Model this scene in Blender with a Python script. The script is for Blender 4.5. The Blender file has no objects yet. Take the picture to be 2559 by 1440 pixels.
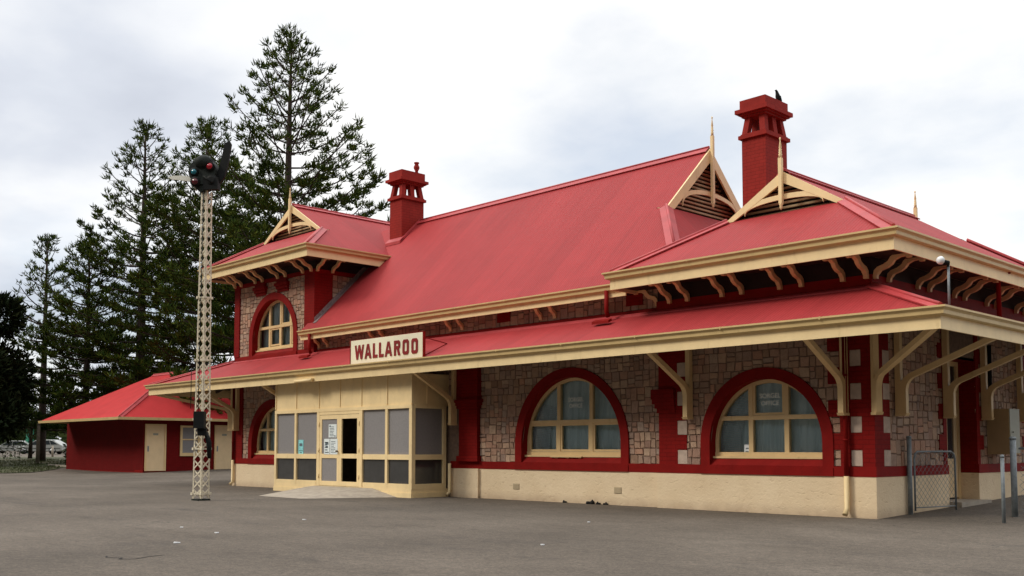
import bpy, math, random
from mathutils import Vector, Matrix
random.seed(7)
R_ = math.radians
scene = bpy.context.scene
COL = scene.collection

# ------------------------------------------------------------------ helpers
def V(*a): return Vector(a)

class MB:
    """collects polygons, then links them as one mesh object"""
    def __init__(s): s.v = []; s.f = []; s.m = []; s.sm = []
    def face(s, pts, mi=0, smooth=False):
        n = len(s.v); s.v.extend([tuple(p) for p in pts])
        s.f.append(tuple(range(n, n+len(pts)))); s.m.append(mi); s.sm.append(smooth)
    def add(s, verts, faces, mi=0, smooth=False):
        n = len(s.v); s.v.extend([tuple(p) for p in verts])
        for f in faces:
            s.f.append(tuple(i+n for i in f)); s.m.append(mi); s.sm.append(smooth)
    def box(s, x0, x1, y0, y1, z0, z1, mi=0):
        vs = [(x, y, z) for z in (z0, z1) for y in (y0, y1) for x in (x0, x1)]
        s.add(vs, [(0,2,3,1),(4,5,7,6),(0,1,5,4),(2,6,7,3),(0,4,6,2),(1,3,7,5)], mi)
    def obox(s, o, ax, ay, az, mi=0):
        """box from corner o with edge vectors"""
        o, ax, ay, az = Vector(o), Vector(ax), Vector(ay), Vector(az)
        vs = [o+ax*i+ay*j+az*k for k in (0,1) for j in (0,1) for i in (0,1)]
        s.add(vs, [(0,2,3,1),(4,5,7,6),(0,1,5,4),(2,6,7,3),(0,4,6,2),(1,3,7,5)], mi)
    def beam(s, p, q, w, h, up=(0,0,1), mi=0):
        """rectangular bar from p to q, w wide sideways, h along up"""
        p, q = Vector(p), Vector(q); d = (q-p); L = d.length
        if L < 1e-6: return
        d /= L; u = Vector(up); side = d.cross(u)
        if side.length < 1e-4: side = d.cross(Vector((1,0,0)))
        side.normalize(); u = side.cross(d).normalized()
        s.obox(p-side*w/2-u*h/2, d*L, side*w, u*h, mi)
    def tube(s, pts, r, n=8, mi=0, caps=True, smooth=True):
        pts = [Vector(p) for p in pts]; k = len(pts)
        rs = r if isinstance(r, (list, tuple)) else [r]*k
        base = len(s.v); prev = None
        for i, p in enumerate(pts):
            d = (pts[min(i+1, k-1)]-pts[max(i-1, 0)])
            d = d.normalized() if d.length > 1e-9 else Vector((0,0,1))
            if prev is None:
                a = Vector((0,0,1)) if abs(d.z) < .9 else Vector((1,0,0))
                u = d.cross(a).normalized()
            else:
                u = (prev-d*prev.dot(d)); u = u.normalized() if u.length > 1e-6 else d.orthogonal().normalized()
            prev = u; w = d.cross(u)
            for j in range(n):
                a = 2*math.pi*j/n
                s.v.append(tuple(p+(u*math.cos(a)+w*math.sin(a))*rs[i]))
        for i in range(k-1):
            for j in range(n):
                a, b = base+i*n+j, base+i*n+(j+1) % n
                s.f.append((a, b, b+n, a+n)); s.m.append(mi); s.sm.append(smooth)
        if caps:
            s.f.append(tuple(base+j for j in reversed(range(n)))); s.m.append(mi); s.sm.append(False)
            s.f.append(tuple(base+(k-1)*n+j for j in range(n))); s.m.append(mi); s.sm.append(False)
    def lathe(s, prof, o, n=10, mi=0, axis=(0,0,1)):
        o = Vector(o); ax = Vector(axis).normalized()
        s.tube([o+ax*z for r, z in prof], [max(r, .0005) for r, z in prof], n, mi)
    def prism(s, poly, dvec, mi=0):
        """poly: planar outline, extruded by dvec"""
        d = Vector(dvec); n = len(poly); b = len(s.v)
        s.v.extend([tuple(p) for p in poly]); s.v.extend([tuple(Vector(p)+d) for p in poly])
        s.f.append(tuple(b+i for i in range(n))); s.m.append(mi); s.sm.append(False)
        s.f.append(tuple(b+n+i for i in reversed(range(n)))); s.m.append(mi); s.sm.append(False)
        for i in range(n):
            j = (i+1) % n
            s.f.append((b+i, b+n+i, b+n+j, b+j)); s.m.append(mi); s.sm.append(False)
    def sweep(s, prof, path, z, mi=0, caps=True):
        """prof: (out, dz) pairs swept along a plan polyline; out is to the right of travel"""
        P = [Vector((p[0], p[1])) for p in path]; k = len(P); n = len(prof); base = len(s.v)
        zs = z if isinstance(z, (list, tuple)) else [z]*k
        for i in range(k):
            ns = []
            if i > 0: d = (P[i]-P[i-1]).normalized(); ns.append(Vector((d.y, -d.x)))
            if i < k-1: d = (P[i+1]-P[i]).normalized(); ns.append(Vector((d.y, -d.x)))
            m = ns[0] if len(ns) == 1 else (ns[0]+ns[1])/(1+ns[0].dot(ns[1]))
            for o, dz in prof:
                q = P[i]+m*o; s.v.append((q.x, q.y, zs[i]+dz))
        for i in range(k-1):
            for j in range(n):
                a, b = base+i*n+j, base+i*n+(j+1) % n
                s.f.append((a, b, b+n, a+n)); s.m.append(mi); s.sm.append(False)
        if caps:
            s.f.append(tuple(base+j for j in reversed(range(n)))); s.m.append(mi); s.sm.append(False)
            s.f.append(tuple(base+(k-1)*n+j for j in range(n))); s.m.append(mi); s.sm.append(False)
    def build(s, name, mats, parent=None, fix=True):
        me = bpy.data.meshes.new(name)
        off = ORIG.get(parent, Vector((0,0,0))) if parent else Vector((0,0,0))
        vs = s.v if off.length == 0 else [(x-off.x, y-off.y, z-off.z) for x, y, z in s.v]
        me.from_pydata(vs, [], s.f)
        if not isinstance(mats, (list, tuple)): mats = [mats]
        for m in mats: me.materials.append(m)
        me.polygons.foreach_set('material_index', s.m)
        me.polygons.foreach_set('use_smooth', s.sm)
        if fix and len(s.f) < 30000:
            import bmesh
            bm = bmesh.new(); bm.from_mesh(me)
            bmesh.ops.recalc_face_normals(bm, faces=bm.faces); bm.to_mesh(me); bm.free()
        me.update()
        o = bpy.data.objects.new(name, me); COL.objects.link(o)
        if parent: o.parent = parent; ORIG[o] = off
        return o

ORIG = {}
def thing(name, label, cat, loc, group=None):
    o = bpy.data.objects.new(name, None); COL.objects.link(o)
    o.location = loc; o['label'] = label; o['category'] = cat; o.empty_display_size = .2
    if group: o['group'] = group
    ORIG[o] = Vector(loc)
    return o
def node_part(name, parent):
    """an Empty part that only gathers sub-parts at its thing's origin"""
    o = bpy.data.objects.new(name, None); COL.objects.link(o); o.parent = parent; ORIG[o] = ORIG[parent]
    return o
def tag(o, label, cat, group=None):
    o['label'] = label; o['category'] = cat
    if group: o['group'] = group
    return o
def struct(o, kind='structure'): o['kind'] = kind; return o

# ------------------------------------------------------------------ materials
def new_mat(name):
    m = bpy.data.materials.new(name); m.use_nodes = True
    nt = m.node_tree; b = nt.nodes['Principled BSDF']
    return m, nt, b
def L(nt, a, b): nt.links.new(a, b)
def N(nt, t, **kw):
    n = nt.nodes.new(t)
    for k, v in kw.items():
        if k in n.inputs: n.inputs[k].default_value = v
        else: setattr(n, k, v)
    return n
def coords(nt, scale=(1,1,1)):
    tc = N(nt, 'ShaderNodeNewGeometry'); mp = N(nt, 'ShaderNodeMapping'); mp.inputs['Scale'].default_value = scale
    L(nt, tc.outputs['Position'], mp.inputs['Vector']); return mp.outputs['Vector']
def noise(nt, vec, scale, detail=4, rough=.6):
    n = N(nt, 'ShaderNodeTexNoise'); n.inputs['Scale'].default_value = scale
    n.inputs['Detail'].default_value = detail; n.inputs['Roughness'].default_value = rough
    L(nt, vec, n.inputs['Vector']); return n.outputs['Fac']
def ramp(nt, fac, stops):
    r = N(nt, 'ShaderNodeValToRGB'); cr = r.color_ramp
    while len(cr.elements) < len(stops): cr.elements.new(.5)
    for e, (p, c) in zip(cr.elements, stops):
        e.position = p; e.color = c if len(c) == 4 else (*c, 1)
    L(nt, fac, r.inputs['Fac']); return r.outputs['Color']
def mix(nt, fac, a, b, mode='MIX'):
    n = N(nt, 'ShaderNodeMix', data_type='RGBA', blend_type=mode)
    for sock, v in ((n.inputs[0], fac), (n.inputs[6], a), (n.inputs[7], b)):
        if isinstance(v, (int, float)): sock.default_value = v
        elif isinstance(v, tuple): sock.default_value = v if len(v) == 4 else (*v, 1)
        else: L(nt, v, sock)
    return n.outputs[2]
def bump(nt, bsdf, h, strength=.3, dist=.01, prev=None):
    b = N(nt, 'ShaderNodeBump'); b.inputs['Strength'].default_value = strength; b.inputs['Distance'].default_value = dist
    L(nt, h, b.inputs['Height'])
    if prev: L(nt, prev, b.inputs['Normal'])
    L(nt, b.outputs['Normal'], bsdf.inputs['Normal']); return b.outputs['Normal']

def paint(name, col, var=.12, rough=.55, scale=2.5, bumps=.15, dirt=None, spec=.4):
    m, nt, b = new_mat(name); v = coords(nt)
    n1 = noise(nt, v, scale, 6); d = tuple(c*(1-var) for c in col); u = tuple(min(1, c*(1+var)) for c in col)
    c = ramp(nt, n1, [(.3, d), (.7, u)])
    if dirt:
        vs = coords(nt, (1, 1, .25)); n2 = noise(nt, vs, 5, 6, .7)
        f = ramp(nt, n2, [(.58, (0,0,0)), (.78, (.55,.55,.55))])
        c = mix(nt, f, c, dirt)
    L(nt, c, b.inputs['Base Color']); b.inputs['Roughness'].default_value = rough
    b.inputs['Specular IOR Level'].default_value = spec
    if bumps: bump(nt, b, noise(nt, v, 40, 3), bumps, .004)
    return m

def brick_paint(name, col, var=.12):
    """painted brickwork: mortar courses show as relief only"""
    m, nt, b = new_mat(name)
    tc = N(nt, 'ShaderNodeNewGeometry'); sep = N(nt, 'ShaderNodeSeparateXYZ'); L(nt, tc.outputs['Position'], sep.inputs[0])
    add = N(nt, 'ShaderNodeMath', operation='ADD'); L(nt, sep.outputs['X'], add.inputs[0]); L(nt, sep.outputs['Y'], add.inputs[1])
    cmb = N(nt, 'ShaderNodeCombineXYZ'); L(nt, add.outputs[0], cmb.inputs['X']); L(nt, sep.outputs['Z'], cmb.inputs['Y'])
    br = N(nt, 'ShaderNodeTexBrick'); L(nt, cmb.outputs[0], br.inputs['Vector'])
    br.inputs['Scale'].default_value = 1; br.inputs['Brick Width'].default_value = .24; br.inputs['Row Height'].default_value = .086
    br.inputs['Mortar Size'].default_value = .008; br.inputs['Mortar Smooth'].default_value = .4
    br.inputs['Color1'].default_value = (1,1,1,1); br.inputs['Color2'].default_value = (.8,.8,.8,1); br.inputs['Mortar'].default_value = (0,0,0,1)
    v = coords(nt); n1 = noise(nt, v, 3, 6)
    c = ramp(nt, n1, [(.3, tuple(x*(1-var) for x in col)), (.7, tuple(x*(1+var) for x in col))])
    c = mix(nt, .30, c, br.outputs['Color'], 'MULTIPLY')
    L(nt, c, b.inputs['Base Color']); b.inputs['Roughness'].default_value = .7; b.inputs['Specular IOR Level'].default_value = .1
    nb = bump(nt, b, br.outputs['Color'], .35, .007); bump(nt, b, noise(nt, v, 50, 3), .15, .004, nb)
    return m

def roof_mat(name, col, axis):
    """painted corrugated sheet; axis = plan direction ACROSS the ribs"""
    m, nt, b = new_mat(name); v = coords(nt)
    n1 = noise(nt, v, .9, 8, .65); n2 = noise(nt, v, 14, 4, .7)
    c = ramp(nt, n1, [(.28, tuple(x*.92 for x in col)), (.5, col), (.75, tuple(min(1, x*1.07) for x in col))])
    c = mix(nt, .14, c, ramp(nt, n2, [(.3, (.4,.4,.4)), (.7, (1.3,1.25,1.25))]), 'MULTIPLY')
    # sheets fade a little differently from each other, and run-off leaves long faint streaks
    sc = (1.3, .02, .02) if axis == 'X' else (.02, 1.3, .02)
    wn = N(nt, 'ShaderNodeTexWhiteNoise', noise_dimensions='3D'); fl_ = N(nt, 'ShaderNodeVectorMath', operation='FLOOR'); L(nt, coords(nt, sc), fl_.inputs[0]); L(nt, fl_.outputs[0], wn.inputs['Vector'])
    c = mix(nt, .5, c, ramp(nt, wn.outputs['Value'], [(0, (.86,.86,.86)), (1, (1.10,1.10,1.10))]), 'MULTIPLY')
    st_ = noise(nt, coords(nt, (7, .35, .35) if axis == 'X' else (.35, 7, .35)), 1.6, 5, .6)
    c = mix(nt, .45, c, ramp(nt, st_, [(.30, (.78,.76,.76)), (.5, (1,1,1)), (.75, (1.12,1.14,1.14))]), 'MULTIPLY')
    L(nt, c, b.inputs['Base Color'])
    rr = N(nt, 'ShaderNodeMapRange'); L(nt, n2, rr.inputs[0]); rr.inputs[3].default_value = .55; rr.inputs[4].default_value = .75
    L(nt, rr.outputs[0], b.inputs['Roughness']); b.inputs['Specular IOR Level'].default_value = .20
    w = N(nt, 'ShaderNodeTexWave', wave_type='BANDS', bands_direction=axis, wave_profile='SIN')
    w.inputs['Scale'].default_value = 1/.076*math.pi*2/20*1.0; w.inputs['Distortion'].default_value = 0
    L(nt, v, w.inputs['Vector'])
    nb = bump(nt, b, w.outputs['Fac'], .35, .014)
    bump(nt, b, noise(nt, v, 1.6, 4), .05, .05, nb)
    return m

M = {}
TRIM = (.215, .0075, .006); ROOF = (.345, .033, .035); CREAM = (.86, .66, .36)
M['red'] = brick_paint('red_painted_brick', TRIM)
M['chimred'] = brick_paint('chimney_brick_skylit', (.285, .024, .018))  # trim red lifted; the chimneys' stronger sky light is painted in
M['chimflat'] = paint('chimney_cap_skylit', (.285, .024, .018), .18, .7, 3, .2, (.13,.012,.01), .1)  # same lifted red, sky light included in the colour
M['shedred'] = brick_paint('dark_red_shed_wall', (.15, .005, .005))
M['redflat'] = paint('red_paint', TRIM, .16, .65, 2.5, .2, (.12,.006,.005), .1)
M['roof_x'] = roof_mat('red_roof_sheet_ribs_over_y', ROOF, 'X')
M['roof_y'] = roof_mat('red_roof_sheet_ribs_over_x', ROOF, 'Y')
M['cap'] = paint('red_ridge_cap', (.42, .050, .054), .15, .5)
M['cream'] = paint('cream_paint', CREAM, .07, .5, 3, .1, (.5, .34, .15))
M['creamtrim'] = paint('cream_trim_paint', (.74, .53, .27), .07, .5, 3, .1, (.45, .3, .12))
M['creamdoor'] = paint('pale_cream_door_paint', (.78, .58, .34), .06, .5)
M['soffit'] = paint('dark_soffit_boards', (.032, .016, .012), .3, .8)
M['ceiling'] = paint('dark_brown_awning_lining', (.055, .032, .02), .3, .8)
M['black'] = paint('black_iron', (.010, .011, .011), .3, .65, 3, .15, None, .15)
M['dark'] = paint('dark_interior', (.012, .011, .010), .3, .9)
M['darkgrey'] = paint('dark_grey_iron', (.020, .025, .022), .35, .65, 8, .15, None, .15)
M['galv'] = paint('galvanised_steel', (.20, .225, .24), .25, .45, 12)
M['conc'] = paint('pale_concrete', (.36, .31, .25), .2, .85, 5, .4)
M['greybox'] = paint('grey_metal_box', (.30, .30, .24), .1, .5)
M['tan'] = paint('tan_metal_box', (.42, .29, .15), .1, .6)
M['green'] = paint('green_cabinet_paint', (.01, .17, .10), .1, .5)
M['signface'] = paint('cream_sign_face', (.86, .80, .60), .05, .5)
M['lettering'] = paint('dark_red_lettering', (.24, .012, .012), .15, .5)
M['paper'] = paint('white_paper', (.72, .78, .78), .06, .8)
M['teal'] = paint('teal_leaflet_paper', (.25, .62, .64), .2, .8, 20)
M['ink'] = paint('grey_ink', (.10, .13, .15), .2, .8)
M['white'] = paint('white_enamel', (.78, .80, .82), .05, .35)
M['screen'] = paint('grey_mesh_screen', (.235, .222, .222), .1, .6, 30, .3)
M['lowpanel'] = paint('dark_kick_glass', (.045, .045, .045), .15, .10, 3, 0, None, .6)
M['glasslet'] = paint('pale_window_lettering', (.86, .92, .89), .05, .6)
M['beam'] = paint('cream_louvre_paint', (.55, .42, .24), .1, .6)
M['gutter'] = paint('gutter_shaded_cream', (.62, .45, .21), .08, .45, 3, .1, (.36,.25,.10))  # cream darkened: shade of the down-turned gutter face put into the colour
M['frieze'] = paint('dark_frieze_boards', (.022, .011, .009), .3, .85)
M['frost'] = paint('worn_white_paint', (.66, .59, .45), .28, .7, 9, .4, (.17, .09, .05))
M['armgrey'] = paint('weathered_white_signal_arm', (.74, .73, .64), .15, .6)
M['wood'] = paint('grey_timber', (.20, .17, .13), .25, .9, 8)

def cloth(name, a, b_):
    m, nt, b = new_mat(name); v = coords(nt, (5, 5, .5)); n = noise(nt, v, 1.3, 3)
    L(nt, ramp(nt, n, [(.3, a), (.7, b_)]), b.inputs['Base Color']); b.inputs['Roughness'].default_value = .9
    return m
M['curtain'] = cloth('pale_blue_curtain', (.62, .73, .76), (.86, .95, .97))
M['lace'] = cloth('white_lace_curtain', (.52, .58, .60), (.88, .92, .94))

def glass_mat():
    m, nt, b = new_mat('window_glass'); out = nt.nodes['Material Output']
    t = N(nt, 'ShaderNodeBsdfTransparent'); t.inputs['Color'].default_value = (.90, .96, .97, 1)
    g = N(nt, 'ShaderNodeBsdfGlossy'); g.inputs['Roughness'].default_value = .02
    fr = N(nt, 'ShaderNodeFresnel'); fr.inputs['IOR'].default_value = 1.6
    v = coords(nt); bp = N(nt, 'ShaderNodeBump'); bp.inputs['Strength'].default_value = .06; bp.inputs['Distance'].default_value = .05
    L(nt, noise(nt, v, 2.0, 2), bp.inputs['Height']); L(nt, bp.outputs['Normal'], g.inputs['Normal'])
    ms = N(nt, 'ShaderNodeMixShader'); L(nt, fr.outputs[0], ms.inputs[0]); L(nt, t.outputs[0], ms.inputs[1]); L(nt, g.outputs[0], ms.inputs[2])
    L(nt, ms.outputs[0], out.inputs['Surface']); nt.nodes.remove(b); return m
M['glass'] = glass_mat()

def lens_mat(name, col):
    m, nt, b = new_mat(name); v = coords(nt); n = noise(nt, v, 20, 3)
    L(nt, ramp(nt, n, [(.3, tuple(c*.8 for c in col)), (.7, col)]), b.inputs['Base Color'])
    b.inputs['Roughness'].default_value = .15; return m
M['lens_red'] = lens_mat('red_lens', (.42, .006, .02)); M['lens_blue'] = lens_mat('blue_green_lens', (.006, .17, .23))
M['lens_dark'] = lens_mat('dark_red_lens', (.09, .004, .01))

def stone_mat():
    m, nt, b = new_mat('random_rubble_stone'); v = coords(nt)
    geo = N(nt, 'ShaderNodeNewGeometry')
    c = ramp(nt, geo.outputs['Random Per Island'], [(0, (.28,.165,.11)), (.15, (.41,.265,.18)), (.3, (.32,.22,.17)), (.45, (.48,.265,.175)), (.58, (.36,.26,.205)), (.72, (.51,.35,.24)), (.86, (.38,.21,.145)), (1, (.30,.21,.165))])
    n1 = noise(nt, v, 9, 8, .7); n2 = noise(nt, v, 38, 5, .7)
    c = mix(nt, .7, c, ramp(nt, n1, [(.25, (.62,.58,.56)), (.5, (1,1,1)), (.8, (1.25,1.18,1.15))]), 'MULTIPLY')
    c = mix(nt, ramp(nt, n2, [(.60, (0,0,0)), (.72, (.5,.5,.5))]), c, (.62,.52,.45))
    L(nt, c, b.inputs['Base Color']); b.inputs['Roughness'].default_value = .9
    nb = bump(nt, b, n1, .7, .03); bump(nt, b, n2, .5, .012, nb); return m
M['stone'] = stone_mat()
M['mortar'] = paint('dark_mortar', (.20, .132, .095), .25, .95, 10, .3)
def quoin_mat():
    return paint('pale_quoin_stone', (.50, .385, .31), .18, .9, 7, .5, (.42,.3,.25))
M['quoin'] = quoin_mat()

def plinth_mat():
    m, nt, b = new_mat('cream_rough_render'); v = coords(nt)
    n1 = noise(nt, v, 1.2, 5)
    mp = N(nt, 'ShaderNodeMapping'); mp.inputs['Rotation'].default_value = (.5, .5, .4); mp.inputs['Scale'].default_value = (1, 1, 1.9); L(nt, v, mp.inputs['Vector'])
    n2 = noise(nt, mp.outputs[0], 8.5, 4, .55); n3 = noise(nt, v, 60, 4, .7); n4 = noise(nt, v, 3.2, 3)
    c = ramp(nt, n1, [(.3, (.76,.585,.375)), (.7, (.84,.67,.45))])
    c = mix(nt, ramp(nt, n2, [(.30, (.35,.35,.35)), (.37, (0,0,0))]), c, (.58,.40,.24))
    low = N(nt, 'ShaderNodeSeparateXYZ'); L(nt, v, low.inputs[0])
    mr = N(nt, 'ShaderNodeMapRange'); L(nt, low.outputs['Z'], mr.inputs[0])
    mr.inputs[1].default_value = .0; mr.inputs[2].default_value = .22; mr.inputs[3].default_value = 1.1; mr.inputs[4].default_value = 0
    sp = N(nt, 'ShaderNodeMath', operation='MULTIPLY'); L(nt, mr.outputs[0], sp.inputs[0]); L(nt, n4, sp.inputs[1])
    c = mix(nt, sp.outputs[0], c, (.42,.29,.19))
    L(nt, c, b.inputs['Base Color']); b.inputs['Roughness'].default_value = .8
    n5 = noise(nt, v, 16, 5, .6); nb0 = bump(nt, b, n5, .45, .02)
    nb = bump(nt, b, ramp(nt, n2, [(.27, (0,0,0)), (.42, (1,1,1))]), .4, .018, nb0); bump(nt, b, n3, .6, .008, nb); return m
M['plinth'] = plinth_mat()

def asphalt_mat():
    m, nt, b = new_mat('worn_asphalt'); v = coords(nt)
    big = noise(nt, v, .16, 6, .6); mid = noise(nt, coords(nt, (.55, 1.2, 1)), .9, 7, .7); fine = noise(nt, v, 28, 3, .75); grit = noise(nt, v, 95, 2, .8)
    c = ramp(nt, big, [(.30, (.080,.067,.054)), (.5, (.112,.094,.076)), (.68, (.150,.128,.105))])
    c = mix(nt, .55, c, ramp(nt, mid, [(.25, (.62,.60,.58)), (.5, (1,1,1)), (.8, (1.22,1.2,1.2))]), 'MULTIPLY')
    c = mix(nt, ramp(nt, mid, [(.27, (.7,.7,.7)), (.38, (0,0,0))]), c, (.05,.044,.038))
    smear = noise(nt, coords(nt, (.35, .9, 1)), .8, 6, .7); c = mix(nt, ramp(nt, smear, [(.57, (0,0,0)), (.70, (.65,.65,.65))]), c, (.055,.048,.042))
    vo = N(nt, 'ShaderNodeTexVoronoi', feature='DISTANCE_TO_EDGE'); vo.inputs['Scale'].default_value = .16; wv = N(nt, 'ShaderNodeVectorMath', operation='ADD'); nz = N(nt, 'ShaderNodeTexNoise'); nz.inputs['Scale'].default_value = 1.1; nz.inputs['Detail'].default_value = 6; L(nt, v, nz.inputs['Vector']); L(nt, v, wv.inputs[0]); L(nt, nz.outputs['Color'], wv.inputs[1]); L(nt, wv.outputs[0], vo.inputs['Vector'])
    crk = ramp(nt, vo.outputs['Distance'], [(.0, (1,1,1)), (.0022, (0,0,0))]); pm = ramp(nt, big, [(.52, (0,0,0)), (.60, (.8,.8,.8))]); c = mix(nt, mix(nt, 1.0, crk, pm, 'MULTIPLY'), c, (.03,.027,.024))
    c = mix(nt, .6, c, ramp(nt, fine, [(.3, (.5,.5,.5)), (.7, (1.45,1.42,1.4))]), 'MULTIPLY')
    c = mix(nt, .6, c, ramp(nt, grit, [(.3, (.40,.40,.40)), (.7, (1.6,1.57,1.53))]), 'MULTIPLY')
    med = noise(nt, v, 7, 8, .85); c = mix(nt, .75, c, ramp(nt, med, [(.34, (.55,.54,.53)), (.5, (1,1,1)), (.66, (1.5,1.47,1.42))]), 'MULTIPLY')
    L(nt, c, b.inputs['Base Color']); b.inputs['Roughness'].default_value = .85; b.inputs['Specular IOR Level'].default_value = .3
    nb = bump(nt, b, fine, .5, .012); bump(nt, b, grit, .4, .006, nb); return m
M['asphalt'] = asphalt_mat()
def ground_cover(name, a, b_, c_):
    m, nt, b = new_mat(name); v = coords(nt); n = noise(nt, v, .5, 8, .7); n2 = noise(nt, v, 12, 4, .7)
    c = ramp(nt, n, [(.3, a), (.5, b_), (.72, c_)]); c = mix(nt, .6, c, ramp(nt, n2, [(.3, (.5,.5,.5)), (.7, (1.4,1.4,1.4))]), 'MULTIPLY')
    L(nt, c, b.inputs['Base Color']); b.inputs['Roughness'].default_value = .95; return m
M['grass'] = ground_cover('dry_grass', (.035,.05,.014), (.055,.058,.02), (.10,.075,.045))
M['blade'] = ground_cover('grass_blades', (.035,.058,.012), (.055,.07,.02), (.10,.085,.04))
def leaf_mat(name, a, b_, c_):
    m, nt, b = new_mat(name); geo = N(nt, 'ShaderNodeNewGeometry'); v = coords(nt); n = noise(nt, v, .45, 3)
    c = ramp(nt, geo.outputs['Random Per Island'], [(0, a), (.5, b_), (1, c_)])
    c = mix(nt, .6, c, ramp(nt, n, [(.3, (.6,.62,.6)), (.7, (1.35,1.25,1.0))]), 'MULTIPLY')
    L(nt, c, b.inputs['Base Color']); b.inputs['Roughness'].default_value = .8; b.inputs['Specular IOR Level'].default_value = .05; return m
M['pine'] = leaf_mat('norfolk_pine_foliage', (.022,.046,.010), (.046,.076,.014), (.105,.130,.022))
M['dense'] = leaf_mat('dark_tree_foliage', (.012,.020,.010), (.020,.030,.013), (.034,.042,.018))
M['bush'] = leaf_mat('bush_foliage', (.018,.032,.012), (.032,.05,.018), (.055,.07,.024))
M['bark'] = paint('pine_bark', (.060, .040, .034), .3, .95, 6, .5)
M['carpaint'] = paint('pale_car_paint', (.36, .37, .35), .04, .25, 2, 0, None, .6)
M['carglass'] = paint('dark_car_glass', (.03, .04, .045), .1, .1, 3, 0, None, .6)
M['tyre'] = paint('tyre_rubber', (.015, .015, .015), .2, .8)
M['rim'] = paint('alloy_rim', (.45, .45, .45), .1, .35)
M['amber'] = paint('amber_lamp', (.5, .2, .03), .1, .3)
M['housewall'] = paint('pinkish_house_wall', (.38, .26, .22), .1, .8)
M['orange'] = paint('orange_tiles', (.35, .14, .06), .2, .8)

# ------------------------------------------------------------------ world and sun
SUN_EL, SUN_AZ = R_(39), R_(-128)       # azimuth of the sun in plan (x axis = 0)
w = bpy.data.worlds.new('World'); scene.world = w; w.use_nodes = True
nt = w.node_tree; nt.nodes.clear()
out = N(nt, 'ShaderNodeOutputWorld')
sky = N(nt, 'ShaderNodeTexSky', sky_type='NISHITA'); sky.sun_disc = False
sky.sun_elevation = SUN_EL; sky.sun_rotation = math.pi/2-SUN_AZ; sky.dust_density = 2.0
bg1 = N(nt, 'ShaderNodeBackground'); L(nt, sky.outputs[0], bg1.inputs['Color']); bg1.inputs['Strength'].default_value = .15
tc = N(nt, 'ShaderNodeTexCoord'); sep = N(nt, 'ShaderNodeSeparateXYZ'); L(nt, tc.outputs['Generated'], sep.inputs[0])
za = N(nt, 'ShaderNodeMath', operation='ABSOLUTE'); L(nt, sep.outputs['Z'], za.inputs[0])
zp = N(nt, 'ShaderNodeMath', operation='ADD'); L(nt, za.outputs[0], zp.inputs[0]); zp.inputs[1].default_value = .22
dx = N(nt, 'ShaderNodeMath', operation='DIVIDE'); L(nt, sep.outputs['X'], dx.inputs[0]); L(nt, zp.outputs[0], dx.inputs[1])
dy = N(nt, 'ShaderNodeMath', operation='DIVIDE'); L(nt, sep.outputs['Y'], dy.inputs[0]); L(nt, zp.outputs[0], dy.inputs[1])
cv = N(nt, 'ShaderNodeCombineXYZ'); L(nt, dx.outputs[0], cv.inputs['X']); L(nt, dy.outputs[0], cv.inputs['Y'])
n1 = noise(nt, cv.outputs[0], .9, 7, .52); n2 = noise(nt, cv.outputs[0], 1.5, 6, .48)
# the cloud sheet is thick and grey low in the west (-x), thin and bright elsewhere
dn = N(nt, 'ShaderNodeVectorMath', operation='DOT_PRODUCT'); L(nt, tc.outputs['Generated'], dn.inputs[0]); dn.inputs[1].default_value = (-.96, .26, .08)
west = N(nt, 'ShaderNodeMapRange'); L(nt, dn.outputs['Value'], west.inputs[0])
west.inputs[1].default_value = .80; west.inputs[2].default_value = 1.0; west.inputs[3].default_value = 0; west.inputs[4].default_value = 1
sub = N(nt, 'ShaderNodeMath', operation='MULTIPLY_ADD'); L(nt, west.outputs[0], sub.inputs[0]); sub.inputs[1].default_value = -.20; L(nt, n2, sub.inputs[2])
cloudc = ramp(nt, sub.outputs[0], [(.10, (.57,.61,.70)), (.25, (.73,.77,.85)), (.37, (.93,.95,.985)), (.48, (1.07,1.07,1.06))])
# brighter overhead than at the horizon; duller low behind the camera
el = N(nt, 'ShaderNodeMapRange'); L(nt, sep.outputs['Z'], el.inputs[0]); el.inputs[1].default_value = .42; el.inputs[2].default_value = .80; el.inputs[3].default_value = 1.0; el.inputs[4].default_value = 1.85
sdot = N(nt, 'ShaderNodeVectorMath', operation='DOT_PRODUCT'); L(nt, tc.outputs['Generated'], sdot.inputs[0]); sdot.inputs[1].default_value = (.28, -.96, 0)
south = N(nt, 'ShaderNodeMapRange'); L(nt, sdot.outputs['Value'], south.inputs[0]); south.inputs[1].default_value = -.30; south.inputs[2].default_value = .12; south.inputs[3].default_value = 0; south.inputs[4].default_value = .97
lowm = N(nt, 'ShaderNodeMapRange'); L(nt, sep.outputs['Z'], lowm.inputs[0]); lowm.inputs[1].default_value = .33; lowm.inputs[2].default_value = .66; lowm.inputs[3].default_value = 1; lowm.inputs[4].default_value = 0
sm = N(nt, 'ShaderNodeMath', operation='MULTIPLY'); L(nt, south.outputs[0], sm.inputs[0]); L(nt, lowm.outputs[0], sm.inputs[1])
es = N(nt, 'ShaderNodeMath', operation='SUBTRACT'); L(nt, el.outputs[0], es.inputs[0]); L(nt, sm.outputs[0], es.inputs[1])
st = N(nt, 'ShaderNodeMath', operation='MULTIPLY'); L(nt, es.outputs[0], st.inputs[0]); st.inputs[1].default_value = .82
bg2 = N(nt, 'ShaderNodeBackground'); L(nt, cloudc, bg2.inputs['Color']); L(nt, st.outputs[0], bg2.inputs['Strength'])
mask = ramp(nt, n1, [(.36, (.55,.55,.55)), (.50, (1,1,1))])
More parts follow.
